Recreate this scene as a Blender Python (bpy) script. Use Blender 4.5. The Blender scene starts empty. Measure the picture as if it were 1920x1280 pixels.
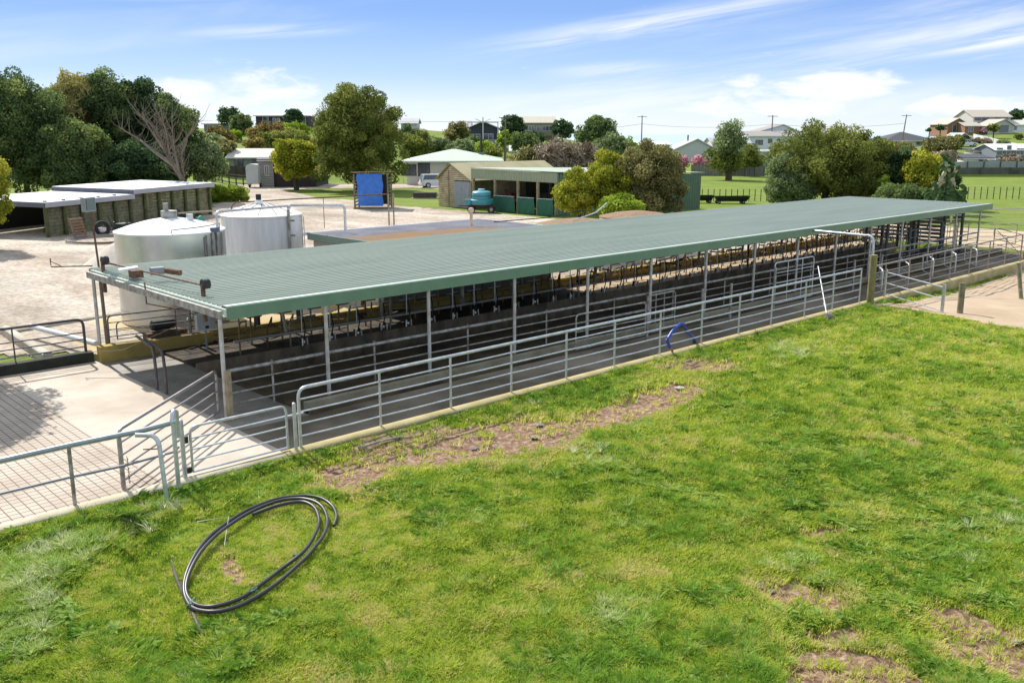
import bpy, math, random
import numpy as np
from math import radians, sin, cos, tan, pi
from mathutils import Vector, Matrix

SC = bpy.context.scene
COL = SC.collection
# ------------------------------------------------------------------ camera
H = 6.7                       # lens height above the dairy yard (m)
PITCH = radians(12.74); HEAD = radians(46.75)
FPX = 1725.0                  # focal length in px of a 1920 px wide frame
cam_d = bpy.data.cameras.new('camera'); cam = bpy.data.objects.new('camera', cam_d); COL.objects.link(cam)
cam.location = (0, 0, H); cam.rotation_euler = (pi/2-PITCH, 0, HEAD-pi/2)
cam_d.sensor_width = 36; cam_d.lens = FPX/1920*36; cam_d.clip_start = .1; cam_d.clip_end = 20000
SC.camera = cam
SC.render.resolution_x = 1024; SC.render.resolution_y = 682
# ------------------------------------------------------------------ light
SUNV = Vector((-.10, -1.03, -1.0)).normalized()      # direction the sunlight travels
w = bpy.data.worlds.new('World'); SC.world = w; w.use_nodes = True
def build_world():
    nt = w.node_tree; N = nt.nodes; L = nt.links; N.clear()
    out = N.new('ShaderNodeOutputWorld'); bg = N.new('ShaderNodeBackground'); bg.inputs[1].default_value = .13
    sky = N.new('ShaderNodeTexSky'); sky.sky_type = 'NISHITA'; sky.sun_disc = False
    el = math.asin(-SUNV.z); az = math.atan2(-SUNV.x, -SUNV.y)
    sky.sun_elevation = el; sky.sun_rotation = az; sky.altitude = 50; sky.air_density = 1.0; sky.dust_density = .35; sky.ozone_density = 2.2
    tc = N.new('ShaderNodeTexCoord'); sep = N.new('ShaderNodeSeparateXYZ'); L.new(tc.outputs['Generated'], sep.inputs[0])
    def M(op, a, b=None, c=None):
        n = N.new('ShaderNodeMath'); n.operation = op
        for i, v in enumerate((a, b, c)):
            if v is None: continue
            if isinstance(v, (int, float)): n.inputs[i].default_value = v
            else: L.new(v, n.inputs[i])
        return n.outputs[0]
    azn = M('ARCTAN2', sep.outputs[1], sep.outputs[0])      # azimuth, radians
    u = M('SUBTRACT', HEAD, azn)                            # 0 at the shed's heading, + to the right
    v = M('ARCSINE', sep.outputs[2])
    def comb(x, y, z=0):
        c = N.new('ShaderNodeCombineXYZ')
        for i, q in enumerate((x, y, z)):
            if isinstance(q, (int, float)): c.inputs[i].default_value = q
            else: L.new(q, c.inputs[i])
        return c.outputs[0]
    def noise(vec, sc, det, rough=.55, dist=0):
        n = N.new('ShaderNodeTexNoise'); n.inputs['Scale'].default_value = sc; n.inputs['Detail'].default_value = det
        n.inputs['Roughness'].default_value = rough; n.inputs['Distortion'].default_value = dist; L.new(vec, n.inputs['Vector']); return n.outputs['Fac']
    def rng(x, a, b, c=0, d=1):
        n = N.new('ShaderNodeMapRange'); n.interpolation_type = 'SMOOTHSTEP'; n.clamp = True; L.new(x, n.inputs[0])
        for i, q in enumerate((a, b, c, d)): n.inputs[i+1].default_value = q
        return n.outputs[0]
    # thin wisps: long streaks rising to the right
    tilt = M('SUBTRACT', v, M('MULTIPLY', u, .14))
    wis = noise(comb(M('MULTIPLY', u, 1.6), M('MULTIPLY', tilt, 17), 3.1), 1.15, 6, .6, .5)
    wis = rng(wis, .43, .74, 0, .75)
    band = rng(noise(comb(M('MULTIPLY', u, 1.1), M('MULTIPLY', tilt, 6), 8.7), 1.2, 2), .34, .56)
    wis = M('MULTIPLY', wis, band)
    # veil of pale air low down
    low = rng(v, .0, .05, .22, 0)
    # cumulus near the horizon, right and left
    cn = noise(comb(M('MULTIPLY', u, 16), M('MULTIPLY', v, 48), 1.7), 1.0, 9, .62, .25)
    def bump(x, c, wd): return rng(M('ABSOLUTE', M('SUBTRACT', x, c)), 0, wd, 1, 0)
    blobs = None
    for (cu, cv, wu, wv, k) in ((.335, .045, .075, .030, 1), (.285, .030, .10, .022, .9), (.215, .026, .09, .020, .8), (.455, .026, .10, .02, .8), (.52, .03, .09, .02, .7), (-.52, .101, .035, .007, 1), (.30, .040, .13, .02, .9), (-.335, .040, .07, .022, .9), (-.25, .045, .08, .028, .9), (-.29, .03, .16, .03, .7), (.13, .022, .10, .018, .5), (.24,.05,.035,.014,.8)):
        b = M('MULTIPLY', M('MULTIPLY', bump(u, cu, wu*1.25), bump(v, cv, wv*1.25)), k)
        blobs = b if blobs is None else M('MAXIMUM', blobs, b)
    cum = rng(M('ADD', M('MULTIPLY', blobs, .50), cn), .64, .94, 0, .95)
    fil = rng(noise(comb(M('MULTIPLY', u, 5), M('MULTIPLY', tilt, 70), 5.5), 1.0, 6, .6, .4), .30, .70)
    for (sl, v0, wd, u0, u1, k) in ((.15, .087, .022, -.12, .42, .6), (.09, .042, .014, .26, .70, .75), (.02, .140, .012, -.62, -.20, .5), (.05, .112, .010, -.40, -.10, .35), (.04, .060, .012, .0, .22, .4)):
        st = M('MULTIPLY', bump(M('SUBTRACT', v, M('MULTIPLY', u, sl)), v0, wd), bump(u, (u0+u1)/2, (u1-u0)/2)); wis = M('MAXIMUM', wis, M('MULTIPLY', M('MULTIPLY', st, fil), k*1.5))
    cf = M('MINIMUM', M('MAXIMUM', M('MAXIMUM', wis, cum), low), 1.0)
    gr = N.new('ShaderNodeValToRGB'); L.new(sep.outputs[2], gr.inputs[0]); e = gr.color_ramp.elements; e[0].position = 0; e[1].position = 1
    K = 5.8
    for i, (p, c) in enumerate(((0, (.74,.84,.96)), (.03, (.60,.74,.95)), (.06, (.36,.55,.91)), (.12, (.175,.35,.79)), (.16, (.16,.33,.75)), (.30, (.55,.66,.84)), (1, (.66,.72,.82)))):
        q = e[0] if i == 0 else (e[-1] if p == 1 else e.new(p)); q.color = (*c, 1)
    gs = N.new('ShaderNodeVectorMath'); gs.operation = 'SCALE'; gs.inputs[3].default_value = K; L.new(gr.outputs[0], gs.inputs[0])
    gm_ = N.new('ShaderNodeMix'); gm_.data_type = 'RGBA'; gm_.inputs[0].default_value = .85; L.new(sky.outputs[0], gm_.inputs[6]); L.new(gs.outputs[0], gm_.inputs[7])
    hs = N.new('ShaderNodeHueSaturation'); hs.inputs['Saturation'].default_value = 1.0; hs.inputs['Value'].default_value = 1.0; L.new(gm_.outputs[2], hs.inputs['Color'])
    mx = N.new('ShaderNodeMix'); mx.data_type = 'RGBA'; L.new(cf, mx.inputs[0]); L.new(hs.outputs[0], mx.inputs[6]); mx.inputs[7].default_value = (5.5, 5.65, 5.85, 1)
    L.new(mx.outputs[2], bg.inputs[0]); L.new(bg.outputs[0], out.inputs[0])
build_world()
sd = bpy.data.lights.new('sun', 'SUN'); sd.energy = 4.1; sd.angle = radians(.53); sd.color = (1, .955, .88)
sun = bpy.data.objects.new('sun', sd); COL.objects.link(sun); sun.rotation_euler = SUNV.to_track_quat('-Z', 'Y').to_euler(); sun.location = (0, 0, 60)
SC.view_settings.view_transform = 'Standard'; SC.view_settings.look = 'None'; SC.view_settings.exposure = .55; SC.view_settings.gamma = 1
SC.cycles.max_bounces = 6; SC.cycles.transparent_max_bounces = 12

# ------------------------------------------------------------------ survey helpers: camera-aligned ground axes
FW = np.array([cos(HEAD), sin(HEAD)]); RT = np.array([sin(HEAD), -cos(HEAD)])
def rf(R, F): p = RT*R+FW*F; return float(p[0]), float(p[1])
def zrow(py, F): return H - F*tan(PITCH+math.atan((py-640)/FPX))
def P3(px, py, F):
    z = zrow(py, F); dep = F*cos(PITCH)+(H-z)*sin(PITCH); R = (px-960)/FPX*dep; x, y = rf(R, F); return Vector((x, y, z))
def G(px, py, z=0):
    a = (px-960)/FPX; b = -(py-640)/FPX
    F = cos(PITCH)+b*sin(PITCH); U = -sin(PITCH)+b*cos(PITCH); t = (H-z)/-U
    return rf(a*t, F*t)
# terrain table: for a bearing (px column), (distance F, z)
TT = [(-900, [(0,0),(100,0),(200,7),(260,8)]), (-200, [(0,0),(105,0),(200,7),(260,8)]), (380, [(0,0),(120,0),(190,6.8),(215,7.5),(260,8)]),
 (455, [(0,0),(124,0),(160,3.6),(190,6.0),(215,7.3),(260,7.6)]), (525, [(0,0),(125,0),(165,4.6),(195,7.9),(215,8.1),(260,8.1)]),
 (650, [(0,0),(130,0),(165,4),(205,7.5),(260,8)]), (780, [(0,0),(140,0),(185,3),(230,7.2),(260,7.6)]), (900, [(0,0),(142,0),(165,1.6),(190,3.9),(240,6.3),(260,6.5)]),
 (1010, [(0,0),(145,0),(190,2.6),(230,5.4),(260,5.8)]), (1150, [(0,0),(150,0),(200,1.5),(250,3),(280,3.4)]), (1250, [(0,0),(150,0),(200,1),(250,2.2),(280,2.6)]),
 (1450, [(0,0),(152,0),(175,.9),(200,2.9),(260,3.4)]), (1600, [(0,0),(152,0),(175,.9),(200,2.4),(260,3.4)]), (1700, [(0,0),(150,0),(180,1.2),(230,3.3),(260,3.6)]),
 (1810, [(0,0),(147,0),(149,1.1),(175,1.6),(205,4.0),(235,6.3),(260,6.6)]), (1900, [(0,0),(147,0),(149,1.1),(180,2.3),(205,4.0),(235,6.9),(260,7)]), (2400, [(0,0),(147,0),(149,1.1),(205,4.2),(235,7.2),(260,7.6)])]
DITCH = (G(245, 985), G(330, 1230))
def vnoise(x, y, seed=0):
    xi = np.floor(x).astype(np.int64); yi = np.floor(y).astype(np.int64); fx = x-xi; fy = y-yi
    fx = fx*fx*(3-2*fx); fy = fy*fy*(3-2*fy)
    def h(a, b):
        n = (a*374761393+b*668265263+seed*974711) & 0xffffffff; n = ((n ^ (n >> 13))*1274126177) & 0xffffffff; return ((n ^ (n >> 16)) & 0xffff)/65535.
    return (h(xi, yi)*(1-fx)+h(xi+1, yi)*fx)*(1-fy)+(h(xi, yi+1)*(1-fx)+h(xi+1, yi+1)*fx)*fy
def fbm(x, y, seed=0, o=4):
    s = 0; a = .5; t = 0
    for i in range(o): s = s+a*vnoise(x*2**i, y*2**i, seed+i); t += a; a *= .5
    return s/t
def terrain(x, y):
    x = np.atleast_1d(np.asarray(x, float)); y = np.atleast_1d(np.asarray(y, float))
    F = x*FW[0]+y*FW[1]; R = x*RT[0]+y*RT[1]
    Fs = np.maximum(F, 1.); px = 960+R/(Fs*.9754)*FPX
    cols = [c for c, _ in TT]; zs = np.stack([np.interp(F, [a for a, _ in t], [b for _, b in t]) for _, t in TT])
    i = np.clip(np.searchsorted(cols, px)-1, 0, len(cols)-2); c0 = np.array(cols)[i]; c1 = np.array(cols)[i+1]
    k = np.clip((px-c0)/(c1-c0), 0, 1); k = k*k*(3-2*k); ar = np.arange(len(F))
    z = zs[i, ar]*(1-k)+zs[i+1, ar]*k
    z = z-np.clip((F-275)/120, 0, 1)*14
    # paddock in front of the kerb: lumpy, just under the kerb, falling away at the far track
    near = np.clip((17.0-y)/.8, 0, 1)*np.clip((60-F)/10, 0, 1)
    z = z+near*(-.10-.13*np.clip((y-15.9)/.9, 0, 1)+.16*(fbm(x/2.6+3, y/2.6, 5, 3)-.5)+.05*(fbm(x*1.7, y*1.7, 9, 3)-.5))
    (dax, day), (dbx, dby) = DITCH; tt = np.clip(((x-dax)*(dbx-dax)+(y-day)*(dby-day))/((dbx-dax)**2+(dby-day)**2), 0, 1); dd = np.hypot(x-dax-tt*(dbx-dax), y-day-tt*(dby-day)); z = z-near*.20*np.exp(-(dd/.30)**2)+near*.10*np.exp(-((dd-.8)/.5)**2)
    z = z+near*.07*(fbm(x*.9+5, y*.9, 15, 2)-.5)
    hump = np.exp(-(((x-27)/7)**2+((y-12)/4.5)**2)); z = z+near*.12*hump
    tr = np.clip((x-35.5)/8, 0, 1)*np.clip((17.3-y)/.3, 0, 1)*np.clip((75-x)/10, 0, 1); z = z-.36*tr
    under = (x > 9.0)*(x < 57.5)*(y > 17.0)*(y < 29.2); z = np.where(under, -1.3, z)
    under2 = (x > -30)*(x <= 9.0)*(y > 17.05)*(y < 28.3); z = np.where(under2, -.3, z)
    return z
def tz(x, y): return float(terrain(x, y)[0])
def gnd(px, F):
    z = 0.
    for _ in range(6):
        dep = F*cos(PITCH)+(H-z)*sin(PITCH); R = (px-960)/FPX*dep; x, y = rf(R, F); z = tz(x, y)
    return Vector((x, y, z))

# ------------------------------------------------------------------ object helpers
def tag(o, label=None, cat=None, group=None, kind=None):
    if label: o['label'] = label
    if cat: o['category'] = cat
    if group: o['group'] = group
    if kind: o['kind'] = kind
    return o
def thing(name, label, cat, loc=(0, 0, 0), rz=0, group=None):
    o = bpy.data.objects.new(name, None); COL.objects.link(o); o.location = loc; o.rotation_euler = (0, 0, rz); o.empty_display_size = .2
    return tag(o, label, cat, group)
class MB:
    def __init__(s): s.v = []; s.f = []; s.sm = []
    def add(s, vs, fs, smooth=False):
        n = len(s.v); s.v += [tuple(q) for q in vs]; s.f += [tuple(i+n for i in f) for f in fs]; s.sm += [smooth]*len(fs); return s
    def box(s, a, b):
        x0, y0, z0 = a; x1, y1, z1 = b
        return s.add([(x0,y0,z0),(x1,y0,z0),(x1,y1,z0),(x0,y1,z0),(x0,y0,z1),(x1,y0,z1),(x1,y1,z1),(x0,y1,z1)], [(3,2,1,0),(4,5,6,7),(0,1,5,4),(1,2,6,5),(2,3,7,6),(3,0,4,7)])
    def obox(s, c, d, sx, sy, sz):            # box centred at c, long axis along d
        d = Vector(d).normalized(); up = Vector((0,0,1)) if abs(d.z) < .95 else Vector((0,1,0)); e = d.cross(up).normalized(); g = e.cross(d)
        c = Vector(c); P = [c+d*(sx*i/2)+e*(sy*j/2)+g*(sz*k/2) for k in (-1,1) for j in (-1,1) for i in (-1,1)]
        return s.add(P, [(0,1,3,2),(4,6,7,5),(0,4,5,1),(2,3,7,6),(0,2,6,4),(1,5,7,3)])
    def tube(s, pts, r, n=8, close=False, cap=True, r2=None):
        P = [Vector(p) for p in pts]; m = len(P); rings = []; prev = None
        for i, p in enumerate(P):
            if close: t = (P[(i+1) % m]-P[i-1])
            else: t = P[min(i+1, m-1)]-P[max(i-1, 0)]
            t = t.normalized() if t.length > 1e-9 else Vector((0,0,1))
            if prev is None:
                up = Vector((0,0,1)) if abs(t.z) < .9 else Vector((1,0,0)); e = t.cross(up).normalized()
            else:
                e = (prev-t*prev.dot(t)); e = e.normalized() if e.length > 1e-6 else t.cross(Vector((0,1,.3))).normalized()
            prev = e; g = t.cross(e); rr = r if r2 is None else r+(r2-r)*i/(m-1)
            if isinstance(r, (list, tuple)): rr = r[i]
            rings.append([p+e*(rr*cos(2*pi*k/n))+g*(rr*sin(2*pi*k/n)) for k in range(n)])
        vs = [q for ring in rings for q in ring]; fs = []
        for i in range(m if close else m-1):
            a = i*n; b = ((i+1) % m)*n
            for k in range(n): fs.append((a+k, a+(k+1) % n, b+(k+1) % n, b+k))
        s.add(vs, fs, True)
        if cap and not close:
            s.add(rings[0], [tuple(range(n-1, -1, -1))]); s.add(rings[-1], [tuple(range(n))])
        return s
    def cyl(s, c, r, h, n=24, r2=None):
        return s.tube([c, (c[0], c[1], c[2]+h)], r, n, r2=r2)
    def lathe(s, c, prof, n=32):
        vs = []; fs = []
        for (r, z) in prof:
            for k in range(n): vs.append((c[0]+r*cos(2*pi*k/n), c[1]+r*sin(2*pi*k/n), c[2]+z))
        for i in range(len(prof)-1):
            for k in range(n): fs.append((i*n+k, i*n+(k+1) % n, (i+1)*n+(k+1) % n, (i+1)*n+k))
        return s.add(vs, fs, True)
    def poly(s, pts, th=None, d=(0,0,1)):     # flat polygon, optionally extruded by vector d*th
        n = len(pts)
        if th is None: return s.add(pts, [tuple(range(n))])
        d = Vector(d)*th; q = [Vector(p)+d for p in pts]; vs = [tuple(p) for p in pts]+[tuple(p) for p in q]
        return s.add(vs, [tuple(range(n-1, -1, -1)), tuple(range(n, 2*n))]+[(i, (i+1) % n, n+(i+1) % n, n+i) for i in range(n)])
    def build(s, name, m, parent=None, world=True):
        me = bpy.data.meshes.new(name); v = s.v
        if parent is not None and world:
            o = Vector((0,0,0)); p = parent
            while p is not None: o = o+p.location; p = p.parent
            v = [(a-o.x, b-o.y, c-o.z) for a, b, c in v]
        me.from_pydata(v, [], s.f); me.validate(); me.polygons.foreach_set('use_smooth', s.sm[:len(me.polygons)]); me.materials.append(m); me.update()
        ob = bpy.data.objects.new(name, me); COL.objects.link(ob)
        if parent is not None: ob.parent = parent
        if any(s.sm):
            try: me.set_sharp_from_angle(angle=radians(40))
            except Exception: pass
        return ob
def copy_tree(o, parent=None):
    c = o.copy(); COL.objects.link(c); c.parent = parent
    for ch in list(o.children): copy_tree(ch, c)
    return c
def corner(a, b, c, r=.12, n=5):              # rounded corner b between a and c
    a, b, c = Vector(a), Vector(b), Vector(c); u = (a-b).normalized(); v = (c-b).normalized(); p = b+u*r; q = b+v*r
    return [p*(1-t)**2+b*2*t*(1-t)+q*t*t for t in [i/n for i in range(n+1)]]

# ------------------------------------------------------------------ materials
MATS = {}
def mat(name, col, rough=.7, metal=0, var=.25, scale=3., col2=None, bump=0, bscale=None, vec='Object', stretch=None, lo=.35, hi=.65, detail=6, spec=.5):
    if name in MATS: return MATS[name]
    m = bpy.data.materials.new(name); MATS[name] = m; m.use_nodes = True; nt = m.node_tree; N = nt.nodes; L = nt.links
    b = N['Principled BSDF']; b.inputs['Roughness'].default_value = rough; b.inputs['Metallic'].default_value = metal; b.inputs['Specular IOR Level'].default_value = spec
    tc = N.new('ShaderNodeTexCoord'); mp = N.new('ShaderNodeMapping'); L.new(tc.outputs[vec], mp.inputs[0])
    if stretch: mp.inputs['Scale'].default_value = stretch
    n = N.new('ShaderNodeTexNoise'); n.inputs['Scale'].default_value = scale; n.inputs['Detail'].default_value = detail; n.inputs['Roughness'].default_value = .62; L.new(mp.outputs[0], n.inputs[0])
    r = N.new('ShaderNodeValToRGB'); r.color_ramp.elements[0].position = lo; r.color_ramp.elements[1].position = hi
    c2 = col2 if col2 else tuple(max(0, c*(1-var)) for c in col)
    r.color_ramp.elements[0].color = (*c2, 1); r.color_ramp.elements[1].color = (*col, 1)
    L.new(n.outputs['Fac'], r.inputs[0]); L.new(r.outputs[0], b.inputs['Base Color'])
    if bump:
        n2 = N.new('ShaderNodeTexNoise'); n2.inputs['Scale'].default_value = bscale or scale*6; n2.inputs['Detail'].default_value = 5; L.new(mp.outputs[0], n2.inputs[0])
        bp = N.new('ShaderNodeBump'); bp.inputs['Strength'].default_value = bump; bp.inputs['Distance'].default_value = .03; L.new(n2.outputs['Fac'], bp.inputs['Height']); L.new(bp.outputs[0], b.inputs['Normal'])
    return m
galv = mat('galvanised_steel', (.66,.69,.71), .38, .55, .3, 6, (.46,.48,.50))
galv_old = mat('dull_galvanised_steel', (.46,.45,.42), .55, .3, .4, 5, (.19,.17,.13))
rusty = mat('rusty_steel', (.21,.125,.08), .85, .2, .5, 8, (.10,.05,.03))
darksteel = mat('dark_steel', (.05,.05,.048), .6, .4, .4, 6)
white_paint = mat('white_paint', (.72,.72,.70), .5, 0, .12, 4)
post_paint = mat('weathered_white_post', (.60,.60,.58), .6, .1, .3, 4, (.42,.36,.28))
green_steel = mat('green_coated_steel', (.16,.27,.175), .45, .1, .16, 1.2)
green_pale = mat('pale_green_steel', (.24,.33,.25), .5, .1, .15, 1.5)
concrete = mat('concrete', (.56,.50,.41), .85, 0, .25, 1.1, (.36,.31,.25), .35, 25)
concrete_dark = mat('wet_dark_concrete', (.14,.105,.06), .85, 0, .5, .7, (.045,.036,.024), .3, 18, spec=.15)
concrete_kerb = mat('mossy_kerb_concrete', (.52,.43,.23), .85, 0, .4, 1.3, (.34,.29,.11), .4, 30)
moss = mat('mossy_wall_concrete', (.46,.34,.09), .9, 0, .5, 1.2, (.26,.20,.06), .4, 20)
dark_moss = mat('dark_mossy_concrete', (.04,.045,.025), .9, 0, .5, 2, (.018,.02,.015), .3)
apron_m = mat('yellow_concrete', (.50,.38,.20), .85, 0, .2, 1.0, (.42,.31,.15), .2)
blockm = mat('concrete_block', (.30,.28,.24), .9, 0, .3, 1.4, (.16,.15,.11), .3)
wood = mat('weathered_timber', (.27,.235,.15), .85, 0, .4, 2.5, (.12,.13,.06), .3, 20)
wood_pale = mat('pale_timber', (.40,.32,.20), .85, 0, .3, 4, (.22,.17,.10), .2)
wood_dark = mat('dark_timber', (.09,.075,.055), .85, 0, .4, 4)
bark = mat('bark', (.13,.095,.065), .9, 0, .4, 6, (.06,.045,.03), .5, 30)
bark_grey = mat('grey_bark', (.24,.20,.15), .9, 0, .4, 6, (.15,.11,.08), .4, 30)
stainless = mat('stainless_steel', (.62,.62,.60), .30, .85, .1, 1.5, (.52,.52,.50))
tank_white = mat('white_tank_coating', (.74,.74,.74), .55, 0, .1, 2.5, (.60,.60,.58), stretch=(2,2,.25))
dome_white = mat('white_dome_coating', (.83,.83,.83), .5, 0, .05, 2)
black_plastic = mat('black_plastic', (.025,.024,.027), .40, 0, .3, 3, (.05,.045,.045))
rubber = mat('rubber', (.02,.02,.02), .8, 0, .2, 5)
glass = mat('window_glass', (.09,.11,.13), .08, 0, .3, 1, spec=.9)
red_roof = mat('brown_gravel_top', (.30,.18,.11), .95, 0, .35, 3, (.20,.13,.07), .4)
white_roof = mat('white_roof_sheet', (.80,.80,.80), .5, 0, .06, 1)
grey_roof = mat('grey_roof_sheet', (.42,.42,.44), .6, 0, .1, 1)
turq = mat('turquoise_plastic', (.055,.30,.36), .45, 0, .2, 3)
teal = mat('teal_plastic', (.01,.26,.25), .45, 0, .2, 3)
netm = mat('green_shade_cloth', (.035,.16,.10), .8, 0, .4, 5, stretch=(1,1,4))
bluem = mat('blue_tarpaulin', (.05,.22,.72), .45, 0, .25, 3, bump=.6, bscale=5)
bluehose = mat('blue_hose_rubber', (.03,.07,.42), .4, 0, .2, 4)
brick = mat('red_brick', (.36,.19,.12), .85, 0, .3, 6)
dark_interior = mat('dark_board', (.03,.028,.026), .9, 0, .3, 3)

def ribbed(name, col, pitch, axis=1, rough=.5, metal=.1, depth=.6, duty=.5, col2=None):
    """corrugated sheet: colour plus real looking bump along one object axis"""
    if name in MATS: return MATS[name]
    m = mat(name, col, rough, metal, .12, 1.0, col2); nt = m.node_tree; N = nt.nodes; L = nt.links; b = N['Principled BSDF']
    tc = N.new('ShaderNodeTexCoord'); sp = N.new('ShaderNodeSeparateXYZ'); L.new(tc.outputs['Object'], sp.inputs[0])
    a = N.new('ShaderNodeMath'); a.operation = 'MULTIPLY'; a.inputs[1].default_value = 2*pi/pitch; L.new(sp.outputs[axis], a.inputs[0])
    s = N.new('ShaderNodeMath'); s.operation = 'SINE'; L.new(a.outputs[0], s.inputs[0])
    bp = N.new('ShaderNodeBump'); bp.inputs['Strength'].default_value = depth; bp.inputs['Distance'].default_value = pitch*.2; L.new(s.outputs[0], bp.inputs['Height']); L.new(bp.outputs[0], b.inputs['Normal'])
    return m

# ground: pasture colours with bare earth where the dirt attribute says so
def ground_mat():
    m = bpy.data.materials.new('pasture_ground'); m.use_nodes = True; nt = m.node_tree; N = nt.nodes; L = nt.links; b = N['Principled BSDF']; b.inputs['Roughness'].default_value = .95; b.inputs['Specular IOR Level'].default_value = .15
    tc = N.new('ShaderNodeTexCoord')
    def noise(sc, det=6, off=0, rough=.6):
        mp = N.new('ShaderNodeMapping'); mp.inputs['Location'].default_value = (off, off, 0); L.new(tc.outputs['Object'], mp.inputs[0])
        n = N.new('ShaderNodeTexNoise'); n.inputs['Scale'].default_value = sc; n.inputs['Detail'].default_value = det; n.inputs['Roughness'].default_value = rough; L.new(mp.outputs[0], n.inputs[0]); return n.outputs['Fac']
    def ramp(x, stops):
        r = N.new('ShaderNodeValToRGB'); e = r.color_ramp.elements; e[0].position = stops[0][0]; e[0].color = (*stops[0][1], 1); e[1].position = stops[-1][0]; e[1].color = (*stops[-1][1], 1)
        for p, c in stops[1:-1]: q = e.new(p); q.color = (*c, 1)
        L.new(x, r.inputs[0]); return r.outputs[0]
    def mix(f, a, c, t='MIX'):
        x = N.new('ShaderNodeMix'); x.data_type = 'RGBA'; x.blend_type = t
        (L.new(f, x.inputs[0]) if not isinstance(f, float) else setattr(x.inputs[0], 'default_value', f)); L.new(a, x.inputs[6]); L.new(c, x.inputs[7]); return x.outputs[2]
    g1 = ramp(noise(.35, 5), [(.3, (.10,.16,.02)), (.5, (.17,.24,.035)), (.72, (.26,.29,.06))])
    g2 = ramp(noise(14, 8, 4), [(.3, (.06,.10,.018)), (.55, (.19,.24,.045)), (.75, (.34,.34,.11))])
    g = mix(.45, g1, g2)
    d = ramp(noise(9, 9, 7), [(.3, (.10,.06,.035)), (.5, (.25,.155,.10)), (.7, (.45,.34,.25))])
    at = N.new('ShaderNodeAttribute'); at.attribute_name = 'dirt'
    rr = N.new('ShaderNodeMapRange'); rr.inputs[1].default_value = .35; rr.inputs[2].default_value = .65; L.new(at.outputs['Fac'], rr.inputs[0])
    L.new(mix(rr.outputs[0], g, d), b.inputs['Base Color'])
    bp = N.new('ShaderNodeBump'); bp.inputs['Strength'].default_value = .7; bp.inputs['Distance'].default_value = .05; L.new(noise(16, 8), bp.inputs['Height']); L.new(bp.outputs[0], b.inputs['Normal'])
    return m
def gravel_mat():
    m = mat('gravel', (.64,.56,.46), .95, 0, .2, .16, (.43,.38,.31), 0, vec='Object', lo=.38, hi=.60); nt = m.node_tree; N = nt.nodes; L = nt.links; b = N['Principled BSDF']
    tc = N.new('ShaderNodeTexCoord'); base = b.inputs['Base Color'].links[0].from_socket
    def noise(sc, det, st=None):
        mp = N.new('ShaderNodeMapping'); L.new(tc.outputs['Object'], mp.inputs[0])
        if st: mp.inputs['Scale'].default_value = st
        n = N.new('ShaderNodeTexNoise'); n.inputs['Scale'].default_value = sc; n.inputs['Detail'].default_value = det; n.inputs['Roughness'].default_value = .7; L.new(mp.outputs[0], n.inputs[0]); return n.outputs['Fac']
    r = N.new('ShaderNodeValToRGB'); r.color_ramp.elements[0].position = .38; r.color_ramp.elements[0].color = (.42,.42,.44,1); r.color_ramp.elements[1].position = .6; r.color_ramp.elements[1].color = (1.1,1.08,1.05,1); L.new(noise(4.5, 10), r.inputs[0])
    x = N.new('ShaderNodeMix'); x.data_type = 'RGBA'; x.blend_type = 'MULTIPLY'; x.inputs[0].default_value = .75; L.new(base, x.inputs[6]); L.new(r.outputs[0], x.inputs[7])
    r2 = N.new('ShaderNodeValToRGB'); r2.color_ramp.elements[0].position = .42; r2.color_ramp.elements[0].color = (.70,.62,.55,1); r2.color_ramp.elements[1].position = .58; r2.color_ramp.elements[1].color = (1.05,1.05,1.05,1); L.new(noise(.25, 5, (1.2,.35,1)), r2.inputs[0])
    y = N.new('ShaderNodeMix'); y.data_type = 'RGBA'; y.blend_type = 'MULTIPLY'; y.inputs[0].default_value = .8; L.new(x.outputs[2], y.inputs[6]); L.new(r2.outputs[0], y.inputs[7]); L.new(y.outputs[2], b.inputs['Base Color'])
    bp = N.new('ShaderNodeBump'); bp.inputs['Strength'].default_value = .5; bp.inputs['Distance'].default_value = .03; L.new(noise(12, 8), bp.inputs['Height']); L.new(bp.outputs[0], b.inputs['Normal'])
    return m
gravel = gravel_mat()

# ------------------------------------------------------------------ polygon masks
def inpoly(x, y, poly):
    inside = np.zeros(x.shape, bool); n = len(poly)
    for i in range(n):
        x0, y0 = poly[i]; x1, y1 = poly[(i+1) % n]
        c = ((y0 > y) != (y1 > y)) & (x < (x1-x0)*(y-y0)/((y1-y0) or 1e-9)+x0); inside ^= c
    return inside
def gp(pts, z=0): return [G(a, b, z) for a, b in pts]
STRIPS = [((655,880),(740,838),.42),((740,838),(850,822),.60),((850,822),(960,808),.62),((960,808),(1045,798),.42),((1045,798),(1140,782),.20),((1120,780),(1210,752),.34),((1210,752),(1275,728),.34),
          ((1270,684),(1350,684),.42),((1445,1088),(1535,1110),.24),((1800,1155),(1885,1190),.28),((1525,1175),(1590,1172),.14),((1505,1222),(1570,1215),.17),((1550,1262),(1585,1270),.14),((1820,1210),(1920,1235),.3),((1510,985),(1560,985),.12),((1660,1240),(1700,1290),.3),((1520,1270),(1560,1290),.2),((425,1050),(440,1080),.09)]
STRIPS = [(G(*a), G(*b), r*(1.95 if i < 7 else 1.5)) for i, (a, b, r) in enumerate(STRIPS)]
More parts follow.
